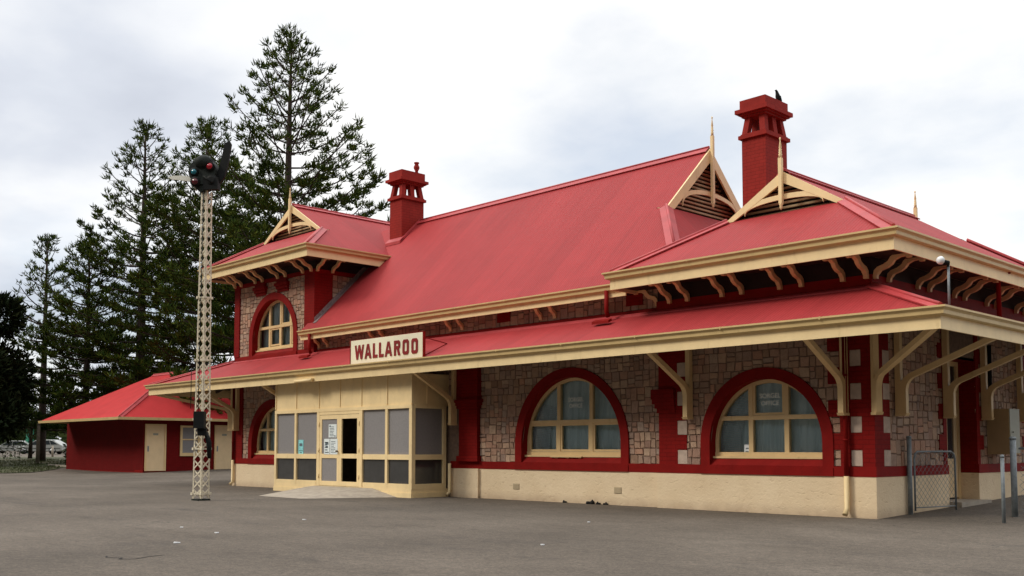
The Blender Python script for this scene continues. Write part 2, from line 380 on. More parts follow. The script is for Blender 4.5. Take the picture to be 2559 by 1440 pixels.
s1 = N(nt, 'ShaderNodeMath', operation='MULTIPLY'); L(nt, es.outputs[0], s1.inputs[0]); s1.inputs[1].default_value = .14; L(nt, s1.outputs[0], bg1.inputs['Strength'])
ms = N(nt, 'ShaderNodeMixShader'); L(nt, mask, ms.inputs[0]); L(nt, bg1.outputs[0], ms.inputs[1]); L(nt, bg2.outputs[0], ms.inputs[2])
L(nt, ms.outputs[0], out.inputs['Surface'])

ld = bpy.data.lights.new('sun', 'SUN'); ld.energy = 1.5; ld.angle = R_(16); ld.color = (1, .93, .80)
lo = bpy.data.objects.new('sun', ld); COL.objects.link(lo)
sd = V(math.cos(SUN_EL)*math.cos(SUN_AZ), math.cos(SUN_EL)*math.sin(SUN_AZ), math.sin(SUN_EL))
lo.rotation_euler = sd.to_track_quat('Z', 'Y').to_euler(); lo.location = (0, -20, 30)

# ------------------------------------------------------------------ camera
hd, pitch = R_(135.854), R_(3.613)
f0 = V(math.cos(hd), math.sin(hd), 0); rt = V(math.sin(hd), -math.cos(hd), 0)
fw = f0*math.cos(pitch)+V(0,0,1)*math.sin(pitch); up = rt.cross(fw)
cd = bpy.data.cameras.new('camera'); cam = bpy.data.objects.new('camera', cd); COL.objects.link(cam)
mat = Matrix((rt, up, -fw)).transposed().to_4x4(); mat.translation = V(8.94, -18.06, 1.30); cam.matrix_world = mat
cd.sensor_width = 36; cd.sensor_fit = 'HORIZONTAL'; cd.lens = 2550/2559*36; cd.shift_y = 240/2559
cd.clip_end = 6000; cd.clip_start = .05; scene.camera = cam
scene.view_settings.view_transform = 'Standard'; scene.view_settings.look = 'None'
scene.view_settings.exposure = .32; scene.view_settings.gamma = 1
scene.cycles.use_adaptive_sampling = True
scene.cycles.max_bounces = 8; scene.cycles.transparent_max_bounces = 12

# ------------------------------------------------------------------ ground
def gz(x, y): return .03*min(max(y, 0), 8)+.012*min(max(-x-45, 0), 45)
xs = [-2500,-1200,-600,-300,-180,-120,-90,-80,-70,-60,-52,-45,-30,-20,-10,0,10,20,60,200,800,2500]
ys = [-2500,-900,-300,-100,-50,-25,-12,-6,-2,0,2,4,6,8,12,20,40,80,160,400,1200,2500]
mb = MB(); vs = [(x, y, gz(x, y)) for y in ys for x in xs]; nx = len(xs)
mb.add(vs, [(j*nx+i, j*nx+i+1, (j+1)*nx+i+1, (j+1)*nx+i) for j in range(len(ys)-1) for i in range(nx-1)])
struct(mb.build('ground', M['asphalt']))
# lawn beyond the asphalt, with its ragged edge
edge = [(-50.6,4.0),(-49.2,3.3),(-47.3,1.9),(-46.3,1.0),(-47.0,-.4),(-48.2,-3),(-50,-8),(-54,-16),(-62,-24),(-76,-18),(-78,-6),(-77,4),(-75,12),(-70,26),(-60,40),(-40,44),(-33,30),(-34,16),(-37,12),(-50.6,12)]
mb = MB(); c0 = V(-60, 6, 0)
rings = []
for k in (1, .75, .5, .25):
    ring = []
    for i, (x, y) in enumerate(edge):
        x2, y2 = edge[(i+1) % len(edge)]
        for t in (0, .5):
            px, py = x+(x2-x)*t, y+(y2-y)*t
            px, py = c0.x+(px-c0.x)*k, c0.y+(py-c0.y)*k
            ring.append((px, py, gz(px, py)+.03))
    rings.append(ring)
n = len(rings[0])
for a, b in zip(rings, rings[1:]):
    for i in range(n): mb.face([a[i], a[(i+1) % n], b[(i+1) % n], b[i]])
mb.face(rings[-1]); struct(mb.build('lawn', M['grass']))
mb = MB(); rg = random.Random(3)
cnt = 0
def inside(x, y):
    c = False; j = len(edge)-1
    for i in range(len(edge)):
        xi, yi = edge[i]; xj, yj = edge[j]
        if (yi > y) != (yj > y) and x < (xj-xi)*(y-yi)/(yj-yi)+xi: c = not c
        j = i
    return c
while cnt < 9000:
    x, y = rg.uniform(-66, -46), rg.uniform(-5, 9)
    if not inside(x, y) or rg.random() > .35+.65*abs(math.sin(x*.7)*math.cos(y*.9+x*.3)): continue
    z = gz(x, y)+.03; h = rg.uniform(.04, .13); a = rg.uniform(0, 6.28); d = V(math.cos(a), math.sin(a), 0)
    p = V(x, y, z); e = V(rg.uniform(-.05,.05), rg.uniform(-.05,.05), h)
    mb.face([p-d*.02, p+d*.02, p+e]); cnt += 1
struct(mb.build('grass', M['blade'], fix=False), 'stuff')
# road beyond the lawn where the cars are parked
mb = MB(); pts = [(-79,-26),(-77.5,-6),(-76.5,4),(-74,13),(-69,27),(-62,40),(-90,60),(-120,20),(-110,-30)]
mb.face([(x, y, gz(x, y)+.004 if x > -90 else .544) for x, y in pts])
# (the asphalt sheet already carries the road; only its kerb is added)
mb = MB()
kp = [(-54.2,4.66),(-52.5,4.56),(-50.2,4.45)]
mb.sweep([(-.06,-.02),(.06,-.02),(.06,.13),(-.06,.13)], kp, [gz(*p)+.0 for p in kp])
struct(mb.build('kerb', M['conc']))
# asphalt cracks sealed with tar
mb = MB(); rg = random.Random(5)
for path in ([(-3.42,-12.9),(-3.25,-12.98),(-3.08,-12.86),(-2.95,-12.95),(-2.85,-12.8),(-3.0,-12.55),(-3.04,-12.35)], ):
    for (x0, y0), (x1, y1) in zip(path, path[1:]):
        d = V(x1-x0, y1-y0, 0).normalized(); s = V(-d.y, d.x, 0)*rg.uniform(.006, .016)
        a, b = V(x0, y0, .004), V(x1, y1, .004)
        mb.face([a-s, b-s*.8, b+s*.8, a+s])
struct(mb.build('crack_seal', M['dark']))

# ------------------------------------------------------------------ station building
ST = thing('station_building', 'red roofed stone railway station with cream awning and two gabled wings', 'station', (-12, 4, 0))
XL, XR, YB = -23.7, 0.0, 8.3           # outer walls
LW, RW = -18.73, -4.97                 # inner corners of the two wings
YM = .10                               # main wall front

# --- walls: shells with arched holes, faced with squared rubble
def arch_pts(cx, zb, hw, zs, n=28):
    """outline of an arched opening from bottom left over the top to bottom right"""
    pts = [(cx-hw, zb)]
    for i in range(n+1):
        a = math.pi*(1-i/n); pts.append((cx+hw*math.cos(a), zs+hw*math.sin(a)))
    pts.append((cx+hw, zb)); return pts
def shell(mb, x0, x1, z0, z1, y, holes, mi=0, P=None):
    """wall sheet on plane y with holes (arch: ('a',cx,zb,hw,zs), rect: ('r',x0,x1,z0,z1)), stacked holes allowed"""
    P = P or (lambda a, z: (a, y, z))
    cuts = {x0, x1}
    for h in holes:
        if h[0] == 'a':
            cuts |= {h[1]-h[3]+2*h[3]*i/40 for i in range(41)}
        else: cuts |= {h[1], h[2]}
    cuts = sorted(c for c in cuts if x0-1e-9 <= c <= x1+1e-9)
    def span(h, x, side):
        if h[0] == 'r':
            return (h[3], h[4]) if (h[1]-1e-9 <= x <= h[2]+1e-9) else None
        d = x-h[1]
        if abs(d) > h[3]+1e-9: return None
        return (h[2], h[4]+math.sqrt(max(h[3]**2-d*d, 0)))
    for a, b in zip(cuts, cuts[1:]):
        if b-a < 1e-7: continue
        m = (a+b)/2; act = sorted([h for h in holes if span(h, m, 0)], key=lambda h: span(h, m, 0)[0])
        la = lb = z0
        for h in act:
            sa, sb = span(h, a, 0) or span(h, m, 0), span(h, b, 0) or span(h, m, 0)
            mb.face([P(a, la), P(b, lb), P(b, sb[0]), P(a, sa[0])], mi)
            la, lb = sa[1], sb[1]
        mb.face([P(a, la), P(b, lb), P(b, z1), P(a, z1)], mi)

def clip(poly, n, c):
    """keep the side where dot(p,n) >= c"""
    o = []
    for i in range(len(poly)):
        p, q = poly[i], poly[(i+1) % len(poly)]
        dp, dq = p[0]*n[0]+p[1]*n[1]-c, q[0]*n[0]+q[1]*n[1]-c
        if dp >= 0: o.append(p)
        if (dp >= 0) != (dq >= 0):
            t = dp/(dp-dq); o.append((p[0]+(q[0]-p[0])*t, p[1]+(q[1]-p[1])*t))
    return o
def rubble(mb, x0, x1, z0, z1, arches, P, out, seed):
    """squared random rubble: every stone is a little bevelled block"""
    r = random.Random(seed); rects = []
    def split(a, b, c, d, depth):
        w, h = b-a, d-c
        if w > .46 or (w > .28 and (w > h*1.2 or r.random() < .55)):
            t = a+w*r.uniform(.36, .64); split(a, t, c, d, depth+1); split(t, b, c, d, depth+1)
        elif h > .31 or (h > .20 and r.random() < .5):
            t = c+h*r.uniform(.4, .6); split(a, b, c, t, depth+1); split(a, b, t, d, depth+1)
        else: rects.append((a, b, c, d))
    z = z0
    while z < z1-.05:
        h = r.uniform(.28, .58); ze = min(z+h, z1)
        if z1-ze < .15: ze = z1
        x = x0
        while x < x1-.01:
            wd = r.uniform(.35, 1.1); xe = min(x+wd, x1)
            if x1-xe < .2: xe = x1
            split(x, xe, z, ze, 0); x = xe
        z = ze
    for a, b, c, d in rects:
        g = .009
        poly = [(a+g, c+g), (b-g, c+g), (b-g, d-g), (a+g, d-g)]
        j = .026
        poly = [(p[0]+r.uniform(-j, j)*.5, p[1]+r.uniform(-j, j)*.5) for p in poly]
        for (cx, zb, hw, zs) in arches:
            # clip away everything inside the arch outline (stilted semicircle)
            far, fd = None, -1e9
            for p in poly:
                if p[1] <= zs: dd = max(abs(p[0]-cx)-hw, zb-p[1])
                else: dd = max(math.hypot(p[0]-cx, p[1]-zs)-hw, zb-p[1])
                if dd > fd: fd, far = dd, p
            near = min((max(abs(p[0]-cx)-hw, zb-p[1]) if p[1] <= zs else max(math.hypot(p[0]-cx, p[1]-zs)-hw, zb-p[1])) for p in poly)
            cxm, czm = sum(p[0] for p in poly)/len(poly), sum(p[1] for p in poly)/len(poly)
            if near > 0 and not (poly[0][0] < cx < poly[1][0] and czm > zs and czm < zs+hw+.6): continue
            if fd <= 0: poly = []; break
            if far[1] <= zs:
                if zb-far[1] > abs(far[0]-cx)-hw: poly = clip(poly, (0, -1), -zb)
                else: sg = 1 if far[0] > cx else -1; poly = clip(poly, (sg, 0), sg*cx+hw)
            else:
                dx_, dz_ = far[0]-cx, far[1]-zs; l = math.hypot(dx_, dz_); nn = (dx_/l, dz_/l)
                poly = clip(poly, nn, nn[0]*cx+nn[1]*zs+hw)
            if len(poly) < 3: poly = []; break
        if len(poly) < 3: continue
        cx_, cz_ = sum(p[0] for p in poly)/len(poly), sum(p[1] for p in poly)/len(poly)
        h = r.uniform(.012, .028); o = Vector(out)
        base = [Vector(P(*p)) for p in poly]
        topp = [Vector(P(p[0]+(cx_-p[0])*.06, p[1]+(cz_-p[1])*.06))+o*h for p in poly]
        k = len(poly); mb.add(base+topp, [tuple(range(k, 2*k))]+[(i, (i+1) % k, k+(i+1) % k, k+i) for i in range(k)], 0)

PF = lambda y: (lambda a, z: (a, y, z))
PE = lambda x: (lambda a, z: (x, a, z))
W1 = (-7.76, .97, 1.62, 1.40); W2 = (-2.33, .97, 1.30, 1.41); W3 = (-21.15, .97, 1.30, 1.41); W4 = (-21.2, 4.50, 1.30, 5.02)
RING = .23
mb = MB()
shell(mb, XL, LW, 0, 7.5, 0, [('a',)+W3, ('a',)+W4])
shell(mb, RW, XR, 0, 5.0, 0, [('a',)+W2])
shell(mb, LW, RW, 0, 5.2, YM, [('a',)+W1, ('r', -17.6, -13.2, 0, 2.7)])
mb.face([(RW,0,0),(RW,YM,0),(RW,YM,5),(RW,0,5)]); mb.face([(LW,0,0),(LW,4,0),(LW,4,7.5),(LW,0,7.5)])
shell(mb, 0, YB, 0, 5.0, 0, [('r', 3.14, 4.7, 0, 3.2)], 0, PE(XR))
mb.face([(XL,0,0),(XL,YB,0),(XL,YB,7.5),(XL,0,7.5)]); mb.face([(XL,YB,0),(XR,YB,0),(XR,YB,5),(XL,YB,5)])
mb.face([(XL,0,7.5),(LW,0,7.5),(LW,YB,7.5),(XL,YB,7.5)])
# reveals of the arches, in the backing
wall = mb.build('wall', M['mortar'], ST, fix=False)
mb = MB()
ar = lambda W: (W[0], W[1]-.2, W[2]+RING*.5, W[3])
rubble(mb, XL+.6, LW-.5, .95, 4.2, [ar(W3)], PF(0), (0,-1,0), 1)
rubble(mb, XL+.28, LW-.5, 4.45, 6.93, [ar(W4)], PF(0), (0,-1,0), 2)
rubble(mb, RW+.1, XR-.1, .95, 4.2, [ar(W2)], PF(0), (0,-1,0), 3)
rubble(mb, -10.97, RW+.02, .95, 4.2, [ar(W1)], PF(YM), (0,-1,0), 4)
rubble(mb, LW, -12.0, 2.7, 4.2, [], PF(YM), (0,-1,0), 14)
rubble(mb, LW+.02, RW, 4.44, 4.98, [], PF(YM), (0,-1,0), 5)
rubble(mb, .1, 3.14, .95, 4.3, [], PE(0), (1,0,0), 6)
rubble(mb, 4.7, YB, .95, 4.3, [], PE(0), (1,0,0), 7)
rubble(mb, .66, 2.6, 4.9, 6.93, [], PE(LW), (1,0,0), 8)
STN = mb

# --- plinth: rough cream render, standing 45 mm proud
mb = MB(); T = .77
mb.box(XL-.05, -19.2, -.05, 0, 0, T); mb.box(XL-.05, XL, 0, YB, 0, T); mb.build('plinth', M['plinth'], ST); mb = MB()
mb.box(-12.1, RW-.06, YM-.05, YM, 0, T)
mb.box(RW-.06, XR+.05, -.05, 0, 0, T); mb.box(RW-.06, RW, 0, YM-.05, 0, T)
mb.box(XR, XR+.05, 0, 3.14, 0, T); mb.box(XR, XR+.05, 4.7, YB, 0, T); mb.box(XR-.40, XR, 4.7, 4.75, 0, T)
mb.box(-11.75, -10.93, YM-.12, YM-.053, 0, T)
mb.build('plinth', M['plinth'], ST)
M['air'] = paint('air_brick_render', (.50,.40,.26), .1, .9)
for x in (-9.56, -6.23):                 # air bricks
    mb = MB(); mb.box(x-.11, x+.11, YM-.058, YM-.05, .27, .415)
    for j in range(3): mb.box(x-.10, x+.10, YM-.066, YM-.058, .285+j*.045, .310+j*.045)
    mb.build('air_brick', M['air'], ST)

# --- red trim: sill band, string course under the awning flashing, friezes, pilasters, quoins
mb = MB()
mb.box(XL-.06, -19.2, -.06, 0, T, .96); mb.box(-12.1, RW-.07, YM-.06, YM, T, .96)
mb.box(RW-.07, XR+.06, -.06, 0, T, .96); mb.box(XR, XR+.06, 0, 3.14, T, .96); mb.box(XR, XR+.06, 4.7, YB, T, .96)
mb.box(XL-.06, XL, 0, YB, T, .96)
mb.box(XL-.04, LW+.04, -.04, 0, 4.33, 4.50); mb.box(LW+.04, RW-.04, YM-.05, YM, 4.33, 4.44); mb.box(RW-.04, XR+.04, -.04, 0, 4.33, 4.56); mb.box(XR, XR+.04, 0, YB, 4.33, 4.56)
mb.build('red_band', M['redflat'], ST)
mb = MB(); mb.box(RW-.02, XR+.02, -.02, 0, 4.56, 4.90); mb.box(XR, XR+.02, 0, YB, 4.56, 4.90)
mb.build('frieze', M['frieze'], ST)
mb = MB()
mb.box(XL-.05, LW+.05, -.07, 0, 6.93, 7.05); mb.box(LW, LW+.07, 0, 2.6, 6.93, 7.05)
mb.build('red_band', M['redflat'], ST)
mb = MB(); mb.box(XL-.02, LW+.02, -.025, 0, 7.05, 7.36); mb.box(LW, LW+.025, 0, 2.6, 7.05, 7.36)
mb.build('frieze', M['frieze'], ST)
def pilaster(x0, x1, y, z0, z1, d=.06, side=None):
    m = MB(); m.box(x0, x1, y-d, y, z0, z1); m.build('pilaster', M['red'], ST)
for a in (("upper", XL-.04, XL+.30, 0, 4.5, 6.93), ("upper", LW-.52, LW, 0, 4.5, 6.93)):
    pilaster(*a[1:])
m = MB(); m.box(LW, LW+.06, -.06, .63, 4.4, 6.93); m.build('pilaster', M['red'], ST)
pilaster(XL-.04, XL+.62, 0, .96, 4.33); pilaster(LW-.6, LW, 0, .96, 4.33)
# pilaster with a moulded capital beside the entrance porch
mb = MB(); mb.box(-11.69, -10.97, YM-.12, YM, .96, 2.36); mb.box(-11.75, -10.91, YM-.16, YM, .96, 1.10)
for i, (zz, p) in enumerate(((2.36, .05), (2.44, .09), (2.52, .13))): mb.box(-11.69-p, -10.97+p, YM-.12-p, YM, zz, zz+.08)
mb.box(-11.75, -10.91, YM-.17, YM, 2.60, 4.33)
mb.build('pilaster', M['red'], ST)
# corbel on the wing corner
mb = MB()
for i, (zz, p) in enumerate(((2.08, .04), (2.18, .09), (2.28, .15))): mb.box(RW-p, RW+.45, -.05-p*.3, YM, zz, zz+.10)
mb.box(RW-.17, RW+.45, -.11, YM, 2.38, 2.60)
mb.build('corbel', M['red'], ST)
for x in (-21.98, -20.58):
    mb = MB()
    for zz, p in ((6.52, .06), (6.62, .11), (6.72, .16)): mb.box(x-.30-p*.5, x+.30+p*.5, -p, 0, zz, zz+.10)
    mb.box(x-.30, x+.30, -.12, 0, 6.82, 6.93); mb.build('corbel', M['red'], ST)
# quoins: red brick teeth, pale stone between them
qa, qb, qc, qd = MB(), MB(), MB(), MB(); mq = STN; cz = .96; k = 0
while cz < 4.2:
    h = .315; ze = min(cz+h, 4.2); od = k % 2
    qa.box(RW-.005, RW+(.74 if od else .50), -.035, 0, cz, ze)
    if not od: mq.box(RW+.50, RW+.745, -.03, 0, cz+.01, ze-.01, 1)
    qb.box(XR-(.90 if od else .22), XR+.035, -.035, 0, cz, ze)
    if not od: mq.box(XR-.44, XR-.225, -.03, 0, cz+.012, ze-.012, 1); qb.box(XR-.66, XR-.445, -.035, 0, cz, ze)
    e = .58 if od else .32
    qb.box(XR, XR+.035, 0, e, cz, ze)
    if not od: mq.box(XR, XR+.03, e+.005, .60, cz+.01, ze-.01, 1)
    qc.box(XR, XR+.035, 3.14-(.36 if od else .16), 3.14, cz, ze); qc.box(XR, XR+.035, 4.7, 4.7+(.36 if od else .16), cz, ze)
    qd.box(XR, XR+.035, 7.5-(.1 if od else -.1), YB, cz, ze)
    cz = ze; k += 1
qc.box(XR-.40, XR+.0, 4.7, 4.735, .77, 3.3); qc.box(XR-.40, XR, 3.105, 3.14, .0, 3.3)
for q, nm in ((qa, 'brick_quoin'), (qb, 'brick_quoin'), (qc, 'door_jamb'), (qd, 'brick_quoin')): q.build(nm, M['red'], ST)
STN.build('stone_facing', [M['stone'], M['quoin']], ST, fix=False)
for x in (-10.05, -5.72):               # red vent blocks in the upper strip of wall
    mb = MB(); mb.box(x-.24, x+.24, YM-.04, YM, 4.56, 4.86); mb.build('vent_block', M['red'], ST)

# --- arched windows
def arch_ring(mb, W, ring, yf, yb, zb, mi=0, n=40):
    cx, _, hw, zs = W
    i_, o_ = arch_pts(cx, zb, hw, zs, n), arch_pts(cx, zb, hw+ring, zs, n)
    for k in range(len(i_)-1):
        a, b, c, d = i_[k], i_[k+1], o_[k+1], o_[k]
        for y in (yf,): mb.face([(a[0],y,a[1]),(b[0],y,b[1]),(c[0],y,c[1]),(d[0],y,d[1])], mi)
        mb.face([(a[0],yf,a[1]),(b[0],yf,b[1]),(b[0],yb,b[1]),(a[0],yb,a[1])], mi)
        mb.face([(d[0],yf,d[1]),(c[0],yf,c[1]),(c[0],yb,c[1]),(d[0],yb,d[1])], mi)
def arch_window(W, y, muls, transom, text=None, curtain='curtain', sashes=(), seed=0, slats=False):
    cx, zb, hw, zs = W; win = node_part('arched_window', ST)
    mb = MB(); arch_ring(mb, W, RING, y-.055, y+.30, zb-.04)
    mb.box(cx-hw-RING, cx+hw+RING, y-.075, y+.30, zb-.20, zb-.04); mb.prism([(cx-hw, y-.05, zb-.04), (cx-hw, y+.30, zb-.04), (cx-hw, y+.30, zb+.155), (cx-hw, y+.12, zb+.155)], (2*hw,0,0))
    mb.build('arch_surround', M['redflat'], win)
    yg = y+.20; fz = zb+.18; fr = .075
    mb = MB()
    arch_ring(mb, (cx, fz, hw-fr, zs), fr+.01, yg-.035, yg+.06, fz)
    mb.box(cx-hw, cx+hw, yg-.05, yg+.06, fz-.02, fz+.075)
    def ht(x): return zs+math.sqrt(max((hw-fr*.5)**2-(x-cx)**2, 0))
    for x in muls: mb.box(x-.05, x+.05, yg-.045, yg+.055, fz+.075, ht(x))
    hx = math.sqrt(max((hw-fr)**2-max(transom-zs, 0)**2, 0))
    mb.box(cx-hx-.03, cx+hx+.03, yg-.055, yg+.058, transom-.045, transom+.045)
    for (x0, x1, z0, z1) in sashes:
        t = .05
        mb.box(x0, x0+t, yg-.03, yg+.03, z0, z1); mb.box(x1-t, x1, yg-.03, yg+.03, z0, z1)
        mb.box(x0+t, x1-t, yg-.03, yg+.03, z0, z0+t); 
        if z1 < transom+.01: mb.box(x0+t, x1-t, yg-.03, yg+.03, z1-t, z1)
    mb.build('window_frame', M['creamtrim'], win)
    mb = MB(); mb.box(cx-hw-.03, cx+hw+.03, yg-.13, yg-.045, fz-.055, fz-.012); mb.build('window_sill', M['creamtrim'], win)
    mb = MB(); mb.face([(p[0], yg, p[1]) for p in reversed(arch_pts(cx, fz, hw-.02, zs))]); mb.build('window_pane', M['glass'], win, fix=False)
    # curtain hangs in folds behind the glass, parted into gathers
    mb = MB(); r = random.Random(seed); nxx = 90; yb = yg+.16
    pinch = [cx-hw*.55, cx+hw*.05, cx+hw*.6]
    cols = []
    for i in range(nxx+1):
        x = cx-hw-.1+(2*hw+.2)*i/nxx
        cols.append([(x, yb+.018*math.sin(i*.8+math.sin(i*.31)*2)+.006*math.sin(i*2.1)+.05*math.cos((z-fz)*1.1+i*.07), z) for z in [fz-.1+(zs+hw-fz+.1)*j/8 for j in range(9)]])
    for i in range(nxx):
        for j in range(8): mb.face([cols[i][j], cols[i+1][j], cols[i+1][j+1], cols[i][j+1]], 0, True)
    mb.build('curtain', M[curtain], win, fix=False)
    if slats:
        mb = MB()
        for j in range(26):
            zz = fz+.12+j*.045; tl = .05+.006*j
            h0 = math.sqrt(max((hw-.02)**2-max(zz-zs,0)**2, 0))
            mb.obox((cx-h0, yg+.05, zz), (hw*.42, .0, -tl*.6), (0, .03, .008), (0, 0, .012))
        mb.build('blind', M['white'], win)
    if text:
        for i, (s, z, sz) in enumerate(text):
            cu = bpy.data.curves.new('lettering', 'FONT'); cu.body = s; cu.size = sz; cu.align_x = 'CENTER'; cu.extrude = .002; cu.offset = .002
            to = bpy.data.objects.new('tmp', cu); COL.objects.link(to); bpy.context.view_layer.update()
            me = bpy.data.meshes.new_from_object(to.evaluated_get(bpy.context.evaluated_depsgraph_get()))
            me.transform(Matrix.Translation(V(cx+.02, yg-.012, z)-ORIG[win]) @ Matrix.Rotation(R_(90), 4, 'X'))
            bpy.data.objects.remove(to); me.materials.clear(); me.materials.append(M['glasslet'])
            o = bpy.data.objects.new('lettering', me); COL.objects.link(o); o.parent = win; ORIG[o] = ORIG[win]
    return win
T1 = 1.95
w1 = arch_window(W1, YM, (-8.28, -7.22), T1, [('SORGEL', 2.44, .14), ('OFFICE', 2.29, .135)], sashes=((-9.3, -8.33, 1.23, T1-.045), (-8.23, -7.27, 1.23, T1-.045), (-7.17, -6.22, 1.23, T1-.045)), seed=1, slats=True)
w2 = arch_window(W2, 0, (-2.75, -1.92), 1.93, [('SORGEL', 2.33, .135), ('OFFICE', 2.18, .13)], sashes=((-2.70, -1.97, 1.98, 2.62),), seed=2, slats=True)
w3 = arch_window(W3, 0, (-21.75, -20.75), 1.93, seed=3)
w4 = arch_window(W4, 0, (-21.72, -21.02, -20.38), 5.42, curtain='lace', sashes=((-21.67, -21.07, 4.78, 5.37), (-20.97, -20.43, 5.47, 6.2), (-20.33, -19.98, 4.78, 5.37)), seed=4)
# little bracketed shelf under the left-hand window
mb = MB(); mb.box(-8.45, -7.42, YM+.02, YM+.19, 1.085, 1.115)
for x in (-8.28, -7.90, -7.50):
    mb.prism([(x-.04, YM+.04, 1.085), (x-.04, YM+.17, 1.085), (x-.04, YM+.17, .99), (x-.04, YM+.13, .98)], (.08, 0, 0))
mb.build('window_shelf', M['creamtrim'], w1)

# --- roofs
def slopes_teeth(mb, p, q, nrm, side, mi=0, step=.13):
    """row of little corrugation ends along an edge p-q, lying on a slope with normal nrm"""
    p, q = Vector(p), Vector(q); d = q-p; Ln = d.length; d.normalize(); k = int(Ln/step)
    for i in range(k):
        a = p+d*(i+.2)*step
        mb.obox(a-Vector(side)*.012, d*step*.55, Vector(side)*.03, Vector(nrm)*.028, mi)
def cap(mb, p, q, n1, n2, w=.17, teeth=True):
    p, q = Vector(p), Vector(q); d = (q-p).normalized()
    for nn, sg in ((Vector(n1), 1), (Vector(n2), -1)):
        nn.normalize(); s = d.cross(nn)*sg; s.normalize()
        if s.z > 0: s = -s
        lift = nn*.035
        mb.obox(p+lift, q-p, s*w, nn*.012)
        mb.obox(p+lift+s*(w-.012), q-p, s*.012, nn*-.016)
        if teeth: slopes_teeth(mb, p+s*(w-.03), q+s*(w-.03), nn, s)
    mb.tube([p+V(0,0,.055), q+V(0,0,.055)], .035, 8)

def dutch_gable(c, A, F, half, depth, ze, slope, ins0, ins1, mats, under=.30):
    """hipped roof with gablets. c: centre of the front eave; A across, F pointing out at the front; returns frame data"""
    c, A, F = Vector(c), Vector(A), Vector(F); B = -F
    pt = lambda a, b, z: c+A*a+B*b+V(0,0,z-c.z)
    zr = ze+slope*half
    zin = lambda i: ze+slope*i
    rf = MB()
    b0, b1 = ins0, depth-ins1
    for s in (-1, 1):
        rf.face([pt(s*half, 0, ze), pt(s*half, depth, ze), pt(s*(half-ins1), b1, zin(ins1)), pt(0, b1, zr), pt(0, b0, zr), pt(s*(half-ins0), b0, zin(ins0))], 0)
    g = .32
    k0, k1 = min(b0+g, depth), depth-ins1-g
    t0, t1 = zin(ins0), zin(ins1)
    rf.face([pt(-half,0,ze), pt(half,0,ze), pt(half-ins0, b0, t0), pt(half-ins0, b0+g, t0+.02), pt(-half+ins0, b0+g, t0+.02), pt(-half+ins0, b0, t0)], 1)
    rf.face([pt(-half,depth,ze), pt(half,depth,ze), pt(half-ins1, b1, t1), pt(half-ins1, b1-g, t1+.02), pt(-half+ins1, b1-g, t1+.02), pt(-half+ins1, b1, t1)], 1)
    for s in (-1, 1):   # underside of the verge
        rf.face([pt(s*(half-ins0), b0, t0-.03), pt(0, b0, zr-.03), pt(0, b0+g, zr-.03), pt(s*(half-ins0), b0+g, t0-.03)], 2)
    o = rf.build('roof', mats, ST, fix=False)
    cp = MB(); na = lambda s: (A*s*slope+V(0,0,1)); nf = F*slope+V(0,0,1); nb = B*slope+V(0,0,1)
    cap(cp, pt(0,b0,zr), pt(0,b1,zr), na(1), na(-1))
    for s in (-1, 1):
        cap(cp, pt(s*half,0,ze), pt(s*(half-ins0),b0,t0), na(s), nf)
        cap(cp, pt(s*half,depth,ze), pt(s*(half-ins1),b1,t1), na(s), nb, teeth=False)
    cp.build('ridge_cap', M['cap'], o)
    return o, pt, zr, t0

def finial(mb, p, h, w=.09, drop=0):
    p = Vector(p)
    mb.box(p.x-w/2, p.x+w/2, p.y-w/2, p.y+w/2, p.z-drop, p.z+h*.40)
    mb.lathe([(w*.55, .40*h), (w*.42, .47*h), (w*.55, .50*h), (w*.30, .53*h), (w*.52, .57*h), (w*.28, .60*h), (w*.46, .64*h), (w*.24, .67*h), (w*.40, .70*h), (w*.14, .90*h), (w*.12, .92*h), (w*.30, .955*h), (w*.12, h)], p)
    if drop: mb.lathe([(w*.5, 0), (w*.6, -.02), (w*.35, -.05), (w*.5, -.08), (w*.2, -.12), (.01, -.14)], p-V(0,0,drop))

